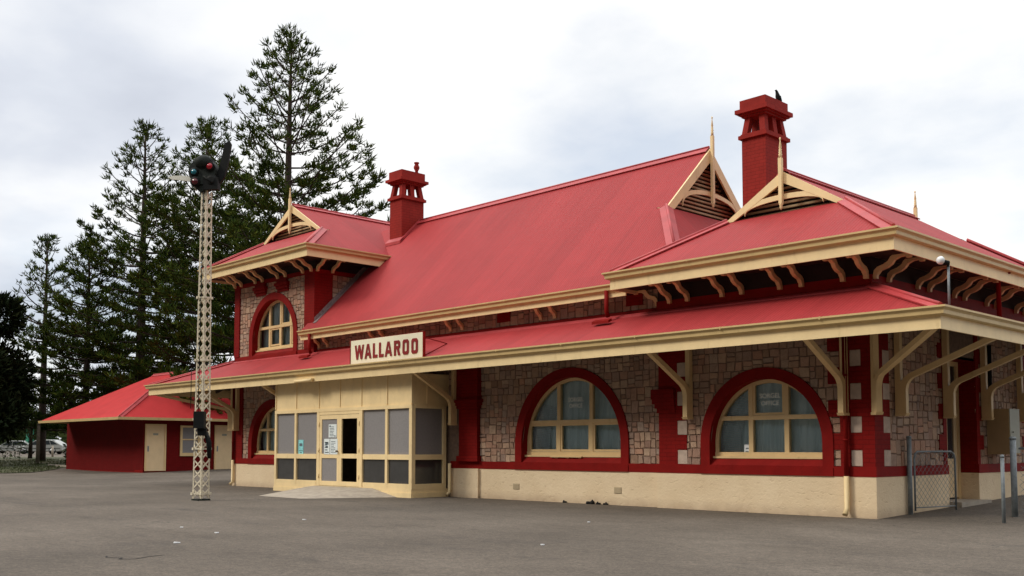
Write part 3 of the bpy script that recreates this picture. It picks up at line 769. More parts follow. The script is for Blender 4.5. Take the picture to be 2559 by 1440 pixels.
def gablet(pt, b, half, z0, z1, fh, louv=True, wide=.19):
    """barge boards, arched collar, king post with finial and louvres; half/z0 at the barge feet, z1 apex"""
    par = node_part('gablet', ST)
    mb = MB(); F = (pt(0,0,0)-pt(0,1,0)); A = (pt(1,0,0)-pt(0,0,0)); up = V(0,0,1)
    rise = z1-z0
    for s in (-1, 1):
        a, e = (0, z1), (s*(half+.03), z0-.02)
        d = Vector((e[0]-a[0], e[1]-a[1])).normalized(); nrm = Vector((-d.y, d.x))
        if nrm.y > 0: nrm = -nrm
        wd = wide
        # board outline widening at the foot
        pl = [a, e, (e[0]-s*wd*1.15, e[1]), (a[0]+s*.0, a[1]-wd/abs(d.x)*1.0 if False else a[1]-wd*1.28)]
        mb.prism([pt(x, b-.05, z) for x, z in pl], F*-.05)
    # arched collar
    n = 18; hw = half*.66; zc = z0+rise*.06; top = z0+rise*.31; th = .11
    ins = [(hw*math.cos(math.pi*(1-i/n)), zc+(top-zc)*math.sin(math.pi*i/n)**.75) for i in range(n+1)]
    def roofz(x): return z1-abs(x)/half*rise-.06
    outs = [(x, min(z+th, roofz(x))) for x, z in ins]
    for i in range(n):
        mb.prism([pt(x, b-.045, z) for x, z in (ins[i], ins[i+1], outs[i+1], outs[i])], F*-.04)
    mb.build('bargeboard', M['cream'], par)
    mb = MB(); p = pt(0, b-.10, z1-.02); finial(mb, p, fh, .078, drop=rise*.78); mb.build('finial', M['cream'], par)
    mb = MB(); g = .30
    mb.face([pt(-half+.06, b+g, z0-.1), pt(half-.06, b+g, z0-.1), pt(0, b+g, z1-.08)], 1)
    z = z0+.06
    while z < z1-.15:
        hwz = half*(z1-z)/rise-.05
        if hwz > .1: mb.obox(pt(-hwz, b+g-.06, z-.02), A*2*hwz, F*-.05, F*.0+V(0,0,.045)+F*-.0, 0)
        z += .105
    mb.box(*sorted((pt(-half,b+g-.09,0).x, pt(half,b+g-.02,0).x)), *sorted((pt(-half,b+g-.09,0).y, pt(half,b+g-.02,0).y)), z0-.08, z0+.02, 0)
    mb.build('louvre', [M['beam'], M['dark']], par)

SL = .60; EH = 3.38; EV = .88
RMX = [M['roof_y'], M['roof_x'], M['soffit']]   # ridge along y: side sheets ribbed across y
# right wing
E1, S1, CX1 = 3.26, .615, -2.38
r1, pt1, zr1, t1 = dutch_gable((CX1, -EV, 5.17), (1,0,0), (0,-1,0), E1, YB+2*EV, 5.17, S1, 1.84, 1.95, RMX)
gablet(pt1, 1.84, E1-1.84, t1, zr1, .74)
pr1 = lambda a, b, z: V(CX1-a, YB+EV-b, z)
gablet(pr1, 1.95, E1-1.95, 5.17+S1*1.95, zr1, .74)
# left wing, a storey higher
r2, pt2, zr2, t2 = dutch_gable((-21.215, -EV, 7.62), (1,0,0), (0,-1,0), EH, YB+2*EV, 7.62, SL, 1.55, 2.02, RMX)
gablet(pt2, 1.55, EH-1.55, t2, zr2, .62)
# main range: ridge along x at y=3.7
rf = MB(); ms_ = .99; ye, yr = -.36, 3.70; ze = 5.015; zr = ze+ms_*(yr-ye); gx = -6.15; bi = 1.83   # gablet plane and its foot
zb = ze+ms_*(yr-bi-ye); 
yb2 = 2*yr-ye
rf.face([(LW-.3, ye, ze), (gx+(yr-bi-ye)*.9, ye, ze), (gx, yr-bi, zb), (gx, yr, zr), (-20.2, yr, zr), (-20.2, 2.0, ze+ms_*(2.0-ye)), (LW+.0, 2.0, ze+ms_*(2-ye)), (LW+.0, ye+.3, ze+ms_*.3), (LW-.3, ye+.3, ze+ms_*.3)], 0)
rf.face([(LW-.3, yb2, ze), (gx+(yr-bi-ye)*.9, yb2, ze), (gx, yr+bi, zb), (gx, yr, zr), (-20.2, yr, zr)], 0)
rf.face([(gx+(yr-bi-ye)*.9, ye, ze), (gx+(yr-bi-ye)*.9, yb2, ze), (gx, yr+bi, zb), (gx-.32, yr+bi, zb+.02), (gx-.32, yr-bi, zb+.02), (gx, yr-bi, zb)], 1)
for s in (-1, 1): rf.face([(gx, yr+s*bi, zb-.03), (gx, yr, zr-.03), (gx-.32, yr, zr-.03), (gx-.32, yr+s*bi, zb-.03)], 2)
r3 = rf.build('roof', [M['roof_x'], M['roof_y'], M['soffit']], ST, fix=False)
cp = MB(); nfm = V(0,-ms_,1); nbm = V(0,ms_,1); nhm = V(1.1,0,1)
cap(cp, (-18.0, yr, zr), (gx, yr, zr), nfm, nbm)
cap(cp, (gx, yr-bi, zb), (gx+1.2, yr-bi-1.2*1.1, zb-1.2*1.1*ms_), nfm, nhm)
cp.build('ridge_cap', M['cap'], r3)
pt3 = lambda a, b, z: V(gx-b, yr+a, z)
gablet(pt3, 0, bi, zb, zr, .86, wide=.26)
# lead valley and stepped flashing where the main roof meets the taller wing
mb = MB()
fl = lambda y: ze+ms_*(y-ye)
for i in range(16):
    y0 = -.05+i*.16; mb.obox((LW+.062, y0, fl(y0)+.0), (.012,0,0), (0,.15,.15*ms_), (0,0,.15))
mb.obox((LW+.06, -.1, fl(-.1)+.012), (.16,0,0), (0,2.4,2.4*ms_), (0,-.008,.008))
mb.build('flashing', paint('dull_lead', (.22,.15,.15), .3, .6, 9), r3)

# --- gutters and fascias
GUT = [(.0,.0),(.0,-.14),(.06,-.14),(.085,-.12),(.09,-.06),(.125,-.02),(.135,-.02),(.135,.012),(.115,.012),(.105,-.01),(.02,-.02)]
FAS = lambda h: [(-.035,-.02),(-.035,-h),(.0,-h),(.0,-.02)]
SOF = lambda d, z: [(-d, z), (-.03, z), (-.03, z-.025), (-d, z-.025)]
def eave(path, z, h, soff, nm='gutter'):
    mb = MB(); mb.sweep(GUT, path, z); k = 0
    P = [Vector(p) for p in path]
    for a, b in zip(P, P[1:]):       # gutter joint brackets
        d = (b-a); n_ = int(d.length/1.8)
        for i in range(1, n_):
            c = a+d*i/n_; dd = d.normalized(); r = Vector((dd.y, -dd.x))
            mb.obox((c.x-dd.x*.012, c.y-dd.y*.012, z-.03), (dd.x*.024, dd.y*.024, 0), (r.x*.139, r.y*.139, 0), (0,0,.046))
    mb.build('gutter', M['gutter'], ST)
    mb = MB(); mb.sweep(FAS(h), path, z); mb.build('fascia', M['cream'], ST)
    if soff:
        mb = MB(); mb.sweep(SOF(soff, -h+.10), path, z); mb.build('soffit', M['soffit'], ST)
# right wing: left return, front, right side, back
eave([(CX1-E1, 2.2), (CX1-E1, -EV), (XR+EV, -EV), (XR+EV, YB+EV), (CX1-E1, YB+EV)], 5.17, .37, EV-.02-.1)
# left wing
eave([(XL-EV, YB+EV), (XL-EV, -EV), (LW+EV, -EV), (LW+EV, 2.52)], 7.62, .37, EV-.02)
# main range
eave([(LW-.30, -.33), (RW-EV+.2, -.33)], 5.02, .28, .42)

# --- scroll brackets under the eaves
def scroll(out, h):
    """side outline (out, z) of an S shaped bracket, z measured down from the soffit"""
    return [(out*a, h*z) for a, z in ((0,-1),(.095,-1),(.11,-.84),(.20,-.66),(.38,-.57),(.50,-.44),(.57,-.27),(.70,-.17),(.85,-.15),(.87,-.24),(.98,-.24),(1,0),(.55,0),(.46,-.12),(.40,-.28),(.28,-.40),(.12,-.48),(.03,-.62),(0,-.85))]
def eave_bracket(o, F, S, out, h, w=.085):
    o, F, S = Vector(o), Vector(F), Vector(S)
    mb = MB(); mb.prism([o+F*a+V(0,0,z)-S*w/2 for a, z in scroll(out, h)], S*w)
    mb.build('eave_bracket', M['creamtrim'], ST)
for x in (-4.62, -4.14, -3.25, -2.77, -1.88, -1.40, -.52, -.05): eave_bracket((x, -.04, 4.895), (0,-1,0), (1,0,0), .74, .42)
for y in (.05, .60, 1.85, 2.38, 3.60, 4.14, 5.34, 5.88, 7.1, 7.64): eave_bracket((.04, y, 4.895), (1,0,0), (0,1,0), .74, .42)
eave_bracket((RW-.04, .5, 4.895), (-1,0,0), (0,1,0), .70, .42); eave_bracket((RW-.04, .05, 4.895), (-1,0,0), (0,1,0), .70, .42)
for x in (-23.66, -23.22, -22.27, -21.80, -20.82, -20.34, -19.30, -18.80): eave_bracket((x, -.07, 7.345), (0,-1,0), (1,0,0), .72, .38)
for y in (.02, .60): eave_bracket((LW+.07, y, 7.345), (1,0,0), (0,1,0), .72, .38)
for y in (.3, .8): eave_bracket((XL-.05, y, 7.345), (-1,0,0), (0,1,0), .72, .38)
for x in (-18.55, -18.08, -15.66, -15.16, -12.14, -11.66, -8.70, -8.22): eave_bracket((x, YM-.02, 4.83), (0,-1,0), (1,0,0), .36, .34, .10)

# --- awning
AY, AX, AL = -1.55, 1.95, -27.25; ZF, ZG = 4.33, 3.60
FX = -.055
aw = MB()
aw.face([(XL,FX,ZF),(AL,AY,ZG),(AX,AY,ZG),(.06,FX,ZF)], 0)
aw.face([(.06,FX,ZF),(AX,AY,ZG),(AX,YB+1,ZG),(.06,YB+1,ZF)], 1)
aw.face([(XL,FX,ZF),(AL,AY,ZG),(AL,YB,ZG),(XL,YB,ZF)], 1)
dz = .06
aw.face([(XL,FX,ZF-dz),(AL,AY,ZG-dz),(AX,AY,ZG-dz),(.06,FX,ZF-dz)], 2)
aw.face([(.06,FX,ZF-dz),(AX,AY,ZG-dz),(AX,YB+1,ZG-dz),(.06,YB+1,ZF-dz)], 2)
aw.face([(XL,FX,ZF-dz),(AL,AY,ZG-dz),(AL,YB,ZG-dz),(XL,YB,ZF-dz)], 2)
# strip that closes the recess over the main wall
aw.face([(LW,FX,ZF),(RW,FX,ZF),(RW,YM,ZF+.03),(LW,YM,ZF+.03)], 0)
AWN = aw.build('awning', [M['roof_x'], M['roof_y'], M['ceiling']], ST, fix=False)
mb = MB(); sl = (ZF-ZG)/(FX-AY)
cap(mb, (.06,FX,ZF), (AX,AY,ZG), V(0,-sl,1), V(.38,0,1), .13); cap(mb, (XL,FX,ZF), (AL,AY,ZG), V(0,-sl,1), V(-.2,0,1), .13)
# apron flashing at the wall
mb.obox((XL,-.075,ZF-.01), (LW-XL,0,0), (0,-.11,-.11*sl), (0,0,.03)); mb.obox((LW,-.075,ZF-.01), (RW-LW,0,0), (0,-.11,-.11*sl), (0,0,.03)); mb.obox((RW,-.075,ZF-.01), (-RW+.06,0,0), (0,-.11,-.11*sl), (0,0,.03))
mb.build('ridge_cap', M['cap'], AWN)
path = [(AL,YB),(AL,AY),(AX,AY),(AX,YB+1)]
mb = MB(); mb.sweep(GUT, path, ZG+.01)
for i in range(1, 14):
    x = AL+(AX-AL)*i/14; mb.box(x-.012, x+.012, AY-.139, AY, ZG-.03, ZG+.026)
mb.build('gutter', M['gutter'], AWN)
mb = MB(); mb.sweep(FAS(.36), path, ZG+.01); mb.build('fascia', M['cream'], AWN)
# rafters and a wall plate under the lining
mb = MB()
for i in range(38):
    x = XL+.2+i*.62
    if x < -.1: mb.beam((x, -.1, ZF-.14), (x, AY+.06, ZG-.13), .06, .12)
for i in range(14):
    y = .5+i*.62; mb.beam((.1, y, ZF-.14), (AX-.06, y, ZG-.13), .06, .12)
    mb.beam((XL-.1, y, ZF-.14), (AL+.06, y, ZG-.13), .06, .12)
mb.build('rafter', M['ceiling'], AWN)
def awning_bracket(o, F, out, z0=1.97, ztop=3.30):
    """timber bracket: wall post, thick foot, curved knee and raking brace"""
    o, F = Vector((o[0], o[1], 0)), Vector(F).normalized(); S = V(-F.y, F.x, 0)
    mb = MB(); P = lambda a, z: o+F*a+V(0,0,z)
    mb.prism([P(0,z0)-S*.055, P(.11,z0)-S*.055, P(.11,ztop+.6)-S*.055, P(0,ztop+.6)-S*.055], S*.11)
    w = .11
    cl = [(.16, z0+.02), (.16, z0+.42), (.18, z0+.52), (.24, z0+.62), (.33, z0+.70)]
    ex, ez = out, ztop
    d = Vector((ex-.33, ez-(z0+.70))).normalized(); t = .065
    lower = [(.11, z0), (.215, z0), (.215, z0+.46), (.235, z0+.55), (.28, z0+.62), (.34, z0+.67)]+[(ex+.02, ez-.045)]
    upper = [(ex-.02, ez+.045), (.28, z0+.755), (.19, z0+.69), (.11, z0+.60)]
    mb.prism([P(a, z)-S*w/2 for a, z in lower+upper], S*w)
    mb.box(0,0,0,0,0,0) if False else None
    mb.prism([P(-.0,z0-.05)-S*.07, P(.20,z0-.05)-S*.07, P(.235,z0)-S*.07, P(0,z0)-S*.07], S*.14)
    mb.build('awning_bracket', M['creamtrim'], AWN)  # darker cream than the fascia, painting in the shade under the awning
for x in (-.52, -4.10, -11.80, -19.35, -23.35): awning_bracket((x, -.055 if x > RW or x < LW else YM-.14), (0,-1,0), 1.44)
for y in (.85, 3.02, 5.0, 7.12): awning_bracket((.045, y), (1,0,0), 1.86)
awning_bracket((.03, -.03), V(1.95,-1.55,0), 2.25)
for y in (.3, 3.0): awning_bracket((XL-.05, y), (-1,0,0), 3.2, 1.97, 3.28)
awning_bracket((XL-.03, -.03), V(-3.2,-1.5,0), 3.3, 1.97, 3.25)

# --- downpipes and spreaders
def pipe(pts, r=.045, mat='redflat', foot=None):
    mb = MB(); mb.tube(pts, r, 10)
    for p, q in zip(pts, pts[1:]):
        d = Vector(q)-Vector(p)
        if abs(d.z) > 1.2:
            for t in (.3, .75): mb.lathe([(r*1.2, -.02), (r*1.2, .02)], Vector(p)+d*t, 10)
    if foot: mb.obox(*foot)
    mb.build('downpipe', M[mat], ST)
pipe([(-.50,-.13,3.5), (-.50,-.13,.78)]); pipe([(-.50,-.13,.78), (-.50,-.13,.18), (-.50,-.22,.06)], .05, 'cream')
pipe([(-6.16,-.40,4.90), (-6.16,-.40,4.42), (-6.16,-.34,4.30)], .05, foot=((-6.42,-.62,4.12), (.50,0,0), (0,.12,.056), (0,0,.06)))
pipe([(-18.40,-.40,4.90), (-18.40,-.40,4.42), (-18.40,-.34,4.28)], .05, foot=((-18.66,-.62,4.12), (.50,0,0), (0,.12,.056), (0,0,.06)))
pipe([(XR+EV+.02,4.46,5.05), (XR+EV-.22,4.46,4.95), (XR+EV-.22,4.46,4.06)], .05, foot=((XR+EV-.30,4.2,4.03), (.12,0,-.046), (0,.52,0), (0,0,.06)))
pipe([(-12.02,-.06,.9), (-12.02,-.06,.14), (-12.02,-.16,.05)], .045, 'cream'); pipe([(XL+.12,-.12,3.4), (XL+.12,-.12,.9)]); pipe([(XL+.12,-.12,.9), (XL+.12,-.12,.14), (XL+.12,-.22,.05)], .05, 'cream')

# --- chimneys
def chimney(x0, x1, y0, y1, zbase, zband, zl, zcap, ztop, pot=None):
    ch = node_part('chimney', ST); mb = MB(); B = lambda p, a, b: mb.box(x0-p, x1+p, y0-p, y1+p, a, b)
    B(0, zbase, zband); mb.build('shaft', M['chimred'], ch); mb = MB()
    B(.065, zband, zband+.09); B(.02, zband+.09, zband+.13)
    # lantern: battered corner posts and mid posts with open slots between
    a, b = zband+.13, zl; w_ = .155
    def post(px, py, wx, wy, tx, ty):
        mb.add([(px,py,a),(px+wx,py,a),(px+wx,py+wy,a),(px,py+wy,a),(px+tx,py+ty,b),(px+wx+tx,py+ty,b),(px+wx+tx,py+wy+ty,b),(px+tx,py+wy+ty,b)],
               [(0,1,2,3),(4,5,6,7),(0,1,5,4),(1,2,6,5),(2,3,7,6),(3,0,4,7)])
    t = .06
    for px, tx in ((x0, t), (x1-w_, -t)):
        for py, ty in ((y0, t), (y1-w_, -t)): post(px, py, w_, w_, tx, ty)
        post(px, (y0+y1)/2-.085, w_, .17, tx, 0)
    B(.0, zl, zl+.05); B(.06, zl+.05, zl+.09); B(.12, zl+.09, zcap); B(.03, zcap, ztop)
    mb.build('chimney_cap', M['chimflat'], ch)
    mb = MB(); mb.box(x0-.03, x1+.03, y0-.03, y1+.03, zbase+.3, zbase+.34) 
    if pot:
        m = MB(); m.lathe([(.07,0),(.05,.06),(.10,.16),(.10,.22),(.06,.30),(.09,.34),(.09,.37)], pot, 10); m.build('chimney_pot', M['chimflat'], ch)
    return ch
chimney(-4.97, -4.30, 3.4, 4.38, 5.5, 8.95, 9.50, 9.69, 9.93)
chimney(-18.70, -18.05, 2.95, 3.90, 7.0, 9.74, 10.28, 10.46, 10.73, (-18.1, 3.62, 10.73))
# chimney flashing on the slope
mb = MB(); mb.obox((-18.76, 2.80, fl(2.80)+.02), (.80,0,0), (0,.16,.16), (0,0,.10)); mb.obox((-18.06, 2.86, fl(2.86)+.02), (.10,0,0), (0,.86,.84), (0,0,.08)); mb.build('flashing', M['cap'], ST)

# --- entrance porch under the awning
PO = node_part('entrance_porch', ST)
bx0, bx1, by, bt = -19.03, -12.23, -1.19, 3.30
px = [-19.03, -17.85, -16.62, -15.55, -14.50, -13.32, -12.23]
mb = MB()
mb.box(bx0, bx1, by+.01, by+.07, 2.45, bt); mb.box(bx1-.06, bx1-.01, by+.07, YM, 2.45, bt); mb.box(bx0+.01, bx0+.06, by+.07, YM, 2.45, bt)
mb.build('upper_panel', M['cream'], PO)
mb = MB()
for i, x in enumerate(px):           # posts with cover battens
    if i in (3, 6): continue
    wd = .05 if i in (1, 5) else .07
    x0, x1 = (x, x+.10) if i == 0 else ((x-.10, x) if i == 6 else (x-wd, x+wd))
    mb.box(x0, x1, by-.02, by+.09, .22, 2.45)
for i, x in enumerate(px[1:-1]): mb.box(x-.022, x+.022, by-.012, by+.01, 2.5, bt)
mb.box(bx0, bx0+.05, by-.012, by+.01, 2.5, bt); mb.box(bx1-.05, bx1, by-.014, by+.01, 2.5, bt)
mb.box(bx0, bx1, by-.025, by+.085, 2.37, 2.47)
for a, b in ((0, 2), (4, 6)):
    mb.box(px[a]+.1, px[b]-.1, by-.015, by+.08, 1.0, 1.14); mb.box(px[a]+.1, px[b]-.1, by-.015, by+.08, .22, .36)
mb.box(px[2], px[4], by-.015, by+.08, 2.28, 2.37)
# side frame
for y0, y1 in ((by-.02, by+.10), (YM-.22, YM-.12)): mb.box(bx1-.10, bx1+.02, y0, y1, .22, 2.45)
mb.box(bx1-.08, bx1+.022, by+.1, YM-.22, 2.37, 2.47); mb.box(bx1-.08, bx1+.016, by+.1, YM-.22, 1.0, 1.14); mb.box(bx1-.08, bx1+.016, by+.1, YM-.22, .22, .36)
mb.box(bx1-.04, bx1+.012, by, YM-.12, bt-.06, bt); mb.box(bx1-.02, bx1+.014, by+.5, by+.54, 2.5, bt)
mb.box(bx0-.02, bx0+.085, YM-.3, YM, .22, 2.45); mb.box(bx0-.02, bx0+.02, by+.1, YM-.3, 2.37, 2.47)
mb.build('porch_frame', M['cream'], PO)
mb = MB(); mb.box(bx0-.02, bx1+.02, by-.035, by+.04, 0, .13); mb.box(bx1-.05, bx1+.03, by+.04, YM-.05, 0, .13)
mb.box(bx0-.01, bx1+.01, by-.02, by+.06, .13, .22); mb.box(bx1-.05, bx1+.012, by+.06, YM-.05, .13, .22)
mb.build('base_board', M['cream'], PO)
mb = MB(); mb.box(bx0+.02, bx1-.06, by+.02, YM, .16, .21); mb.build('porch_floor', M['dark'], PO)
for a, b in ((0,1),(1,2),(4,5),(5,6)):
    x0, x1 = px[a]+.05, px[b]-.05
    mb = MB(); mb.box(x0, x1, by+.035, by+.05, 1.14, 2.37); mb.build('screen_panel', M['screen'], PO)
    mb = MB(); mb.box(x0, x1, by+.035, by+.05, .36, 1.0); mb.build('kick_panel', M['lowpanel'], PO)
mb = MB(); mb.box(bx1-.06, bx1-.045, by+.1, YM-.22, 1.14, 2.37); mb.build('screen_panel', M['screen'], PO)
mb = MB(); mb.box(bx1-.06, bx1-.045, by+.1, YM-.22, .36, 1.0); mb.build('kick_panel', M['lowpanel'], PO)
mb = MB(); mb.box(bx0+.045, bx0+.06, by+.1, YM-.3, .36, 2.37); mb.build('screen_panel', M['screen'], PO)
def door_leaf(x0, x1, panels):
    d = node_part('door', ST); mb = MB(); y0, y1 = by-.01, by+.035
    for a, b in ((x0, x0+.11), (x1-.11, x1)): mb.box(a, b, y0, y1, .23, 2.27)
    for a, b in ((.23, .36), (1.02, 1.15), (2.15, 2.27)): mb.box(x0+.11, x1-.11, y0, y1, a, b)
    mb.build('door_frame', M['cream'], d)
    if panels:
        mb = MB(); mb.box(x0+.11, x1-.11, by+.01, by+.02, 1.15, 2.15); mb.box(x0+.11, x1-.11, by+.01, by+.02, .36, 1.02); mb.build('door_panel', M['screen'], d)
    mb = MB(); hx = x1-.055 if panels else x0+.055
    if panels:
        mb.lathe([(.02,0),(.02,.03),(.035,.05),(.03,.075),(.0,.08)], (hx, by-.01, 1.22), 10, axis=(0,-1,0)); mb.build('door_knob', M['wood'], d)
    mb = MB(); ex = x0-.01 if panels else x1+.01
    for z in (.5, 1.25, 2.0): mb.tube([(ex, by-.03, z-.06), (ex, by-.03, z+.06)], .012, 6)
    mb.build('hinge', M['creamtrim'], d)
door_leaf(px[2]+.07, px[3], True)
door_leaf(px[3]+.005, px[4]-.07, False)
# --- end door in its recess, inside the right hand end wall
ED = node_part('door', ST); mb = MB(); dx0 = -.40
mb.box(dx0, dx0+.06, 3.14, 3.26, .0, 3.2); mb.box(dx0, dx0+.06, 4.58, 4.7, .0, 3.2); mb.box(dx0, dx0+.08, 3.26, 4.58, 2.42, 2.52); mb.box(dx0, dx0+.06, 3.26, 4.58, 3.1, 3.2); mb.box(dx0, dx0+.06, 3.89, 3.95, 2.52, 3.1)
mb.build('door_frame', M['creamtrim'], ED)
for a, b in ((3.26, 3.915), (3.925, 4.58)):
    mb = MB(); mb.box(dx0, dx0+.045, a, a+.16, .24, 2.42); mb.box(dx0, dx0+.045, b-.16, b, .24, 2.42); mb.box(dx0, dx0+.045, a+.16, b-.16, .24, 1.08); mb.box(dx0, dx0+.045, a+.16, b-.16, 2.27, 2.42)
    mb.build('door_panel', M['creamdoor'], ED)
mb = MB(); mb.face([(dx0+.02, 3.26, 1.08), (dx0+.02, 4.58, 1.08), (dx0+.02, 4.58, 3.1), (dx0+.02, 3.26, 3.1)]); mb.build('door_glass', M['lowpanel'], ED, fix=False)
mb = MB(); mb.box(-.42, .30, 3.14, 4.7, 0, .20); mb.build('doorstep', M['conc'], ED)
mb = MB(); mb.box(-.42, .0, 3.14, 4.7, 3.2, 3.26); mb.build('door_head', M['redflat'], ED)

# ------------------------------------------------------------------ things on and around the station
# name board: built letter by letter
SG = thing('name_board', 'cream station name board lettered in dark red standing on the awning', 'sign', (-12.98, -1.46, 3.6))
sx0, sx1, sz0, sz1, sy = -14.62, -11.44, 3.63, 4.30, -1.48
mb = MB(); mb.box(sx0, sx1, sy, sy+.05, sz0, sz1); mb.build('sign_panel', M['signface'], SG)
mb = MB(); t = .035
mb.box(sx0-t, sx0, sy-.01, sy+.06, sz0-t, sz1+t*.4); mb.box(sx1, sx1+t, sy-.01, sy+.06, sz0-t, sz1+t*.4)
mb.box(sx0, sx1, sy-.01, sy+.06, sz0-t, sz0); mb.box(sx0, sx1, sy+.002, sy+.05, sz1, sz1+.015); mb.build('sign_frame', M['redflat'], SG)
mb = MB(); LH = .40; TH = .085
def strokes(ch, x, w):
    """block capitals on an LH high grid; returns polygons (x,z)"""
    h, t = LH, TH; c = .05
    if ch == 'L': return [[(x,0),(x+w,0),(x+w,t),(x+t,t),(x+t,h),(x,h)]]
    if ch == 'A':
        m = x+w/2
        return [[(x,0),(x+t*1.0,0),(m+.0,h-t*.9),(m,h),(m-t*.55,h)], [(x+w,0),(m+t*.55,h),(m,h),(m,h-t*.9),(x+w-t,0)], [(x+w*.24,h*.20),(x+w*.76,h*.20),(x+w*.70,h*.20+t),(x+w*.30,h*.20+t)]]
    if ch == 'W':
        a = [x, x+w*.27, x+w*.5, x+w*.73, x+w]; s = t*.9
        return [[(a[0],h),(a[0]+s,h),(a[1]+s*.5,0),(a[1]-s*.5,0)], [(a[1]-s*.5,0),(a[1]+s*.5,0),(a[2]+s*.5,h),(a[2]-s*.5,h)], [(a[2]-s*.5,h),(a[2]+s*.5,h),(a[3]+s*.5,0),(a[3]-s*.5,0)], [(a[3]-s*.5,0),(a[3]+s*.5,0),(a[4],h),(a[4]-s,h)]]
    o = [(x+c,0),(x+w-c,0),(x+w,c),(x+w,h-c),(x+w-c,h),(x+c,h),(x,h-c),(x,c)]
    if ch == 'O':
        i = [(x+t+.02,t),(x+w-t-.02,t),(x+w-t,t+.02),(x+w-t,h-t-.02),(x+w-t-.02,h-t),(x+t+.02,h-t),(x+t,h-t-.02),(x+t,t+.02)]
        return [[o[k], o[(k+1) % 8], i[(k+1) % 8], i[k]] for k in range(8)]
    if ch == 'R':
        b = h*.42
        return [[(x,0),(x+t,0),(x+t,h),(x,h)], [(x+t,h-t),(x+w-c-.02,h-t),(x+w-c,h),(x+t,h)], [(x+w-t,b+t),(x+w,b+c),(x+w,h-c),(x+w-c,h),(x+w-t,h-t)], [(x+t,b),(x+w-c,b),(x+w,b+c),(x+w-t,b+t),(x+t,b+t)], [(x+w*.45,b),(x+w*.45+t*1.1,b),(x+w+.01,0),(x+w-t,0)]]
xx = sx0+.20
for ch, wd, gp in (('W',.43,.025),('A',.31,.06),('L',.205,.065),('L',.205,.05),('A',.32,.075),('R',.265,.095),('O',.265,.10),('O',.265,0)):
    for poly in strokes(ch, xx, wd): mb.prism([(a, sy-.006, sz0+.13+b) for a, b in poly], (0,-.008-.0005*random.random(),0))
    xx += (wd+gp)*1.02
mb.build('lettering', M['lettering'], SG)
for x in (sx0+.1, sx1-.05):
    mb = MB(); mb.tube([(x, sy+.05, sz1-.12), (x, -.62, 4.06)], .012, 6); mb.tube([(x, sy+.05, sz0+.05), (x, -.62, 4.06)], .012, 6)
    mb.build('stay_rod', M['redflat'], SG)

# floodlight on its thin pole over the awning corner
FL = thing('floodlight', 'white floodlight on a thin grey pole above the awning corner', 'floodlight', (1.75, -.72, 3.66))
mb = MB(); mb.tube([(1.75,-.72,3.62), (1.755,-.72,4.42)], .022, 8); mb.build('pole', M['galv'], FL)
mb = MB(); mb.lathe([(.0,-.075),(.045,-.07),(.066,-.045),(.072,0),(.058,.022),(.022,.038),(.0,.042)], (1.68,-.82,4.50), 14, axis=(.45,.85,.12)); mb.build('lamp_head', M['white'], FL)
mb = MB(); mb.lathe([(.045,0),(.042,.07),(.025,.10)], (1.70,-.78,4.47), 10, axis=(.7,.6,-.2)); mb.obox((1.735,-.745,4.39), (.04,0,0), (0,.04,0), (0,0,.10)); mb.build('lamp_bracket', M['black'], FL)
# fluorescent fitting on the fascia
mb = MB(); mb.box(-17.28, -16.34, AY-.10, AY-.005, 3.30, 3.34); mb.tube([(-17.26,AY-.07,3.285), (-16.36,AY-.07,3.285)], .045, 10)
tag(mb.build('batten_light', M['cream']), 'cream batten light on the awning fascia above the porch', 'light')

# meter box on the end wall
BX = thing('meter_box', 'tan metal meter box with grey door on the end wall', 'meter box', (.25, 5.5, 1.16))
mb = MB(); mb.box(.03, .50, 5.26, 5.86, 1.17, 2.17); mb.build('box_body', M['tan'], BX)
mb = MB(); mb.box(.50, .515, 5.28, 5.84, 1.20, 2.17); mb.tube([(.52, 5.42, 1.66), (.545, 5.42, 1.66)], .018, 8); mb.build('box_door', M['greybox'], BX)
mb = MB(); mb.tube([(.06, 5.42, 2.17), (.06, 5.42, 3.6)], .05, 8); mb.build('conduit', M['black'], BX)

# posters on the porch glass
def poster(name, label, cat, x0, x1, z0, z1, y, mat, lines, seed):
    t = thing(name, label, cat, ((x0+x1)/2, y, z0)); mb = MB(); mb.box(x0, x1, y-.004, y, z0, z1); mb.build('sheet', mat, t)
    r = random.Random(seed); mb = MB()
    for (a, b, c, d) in lines: mb.box(x0+(x1-x0)*a, x0+(x1-x0)*b, y-.006, y-.004, z0+(z1-z0)*c, z0+(z1-z0)*d)
    mb.build('print', M['ink'], t)
ll = lambda n, s: [(.12+.02*random.Random(s+i).random(), .5+.38*random.Random(s*3+i).random(), .1+.8*i/n, .1+.8*i/n+.28/n) for i in range(n)]
yp = by-.012
poster('notice', 'square white notice taped highest on the closed porch door', 'notice', -16.10, -15.70, 1.62, 2.0, by+.004, M['paper'], ll(7, 2)+[(.1,.25,.8,.92),(.75,.9,.06,.14)], 1)
poster('notice', 'white notice with dark pictures low on the closed porch door', 'notice', -16.30, -16.02, 1.13, 1.58, yp, M['paper'], [(.2,.8,.62,.78),(.25,.7,.42,.55)]+ll(5, 5), 2)
poster('notice', 'pale plain notice beside the door knob on the porch door', 'notice', -15.995, -15.62, 1.13, 1.58, yp, M['paper'], ll(8, 9), 3)
poster('leaflet', 'narrow teal leaflet on the porch screen left of the doors', 'leaflet', -17.74, -17.47, 1.14, 1.56, by+.03, M['teal'], [(.2,.8,.55,.75),(.1,.9,.2,.24),(.3,.7,.06,.12)], 4)
poster('price_card', 'small white card standing in the arched window with open top sash', 'card', -2.93, -2.80, 1.20, 1.38, .185, M['white'], [(.2,.8,.1,.25),(.3,.8,.5,.62)], 6)

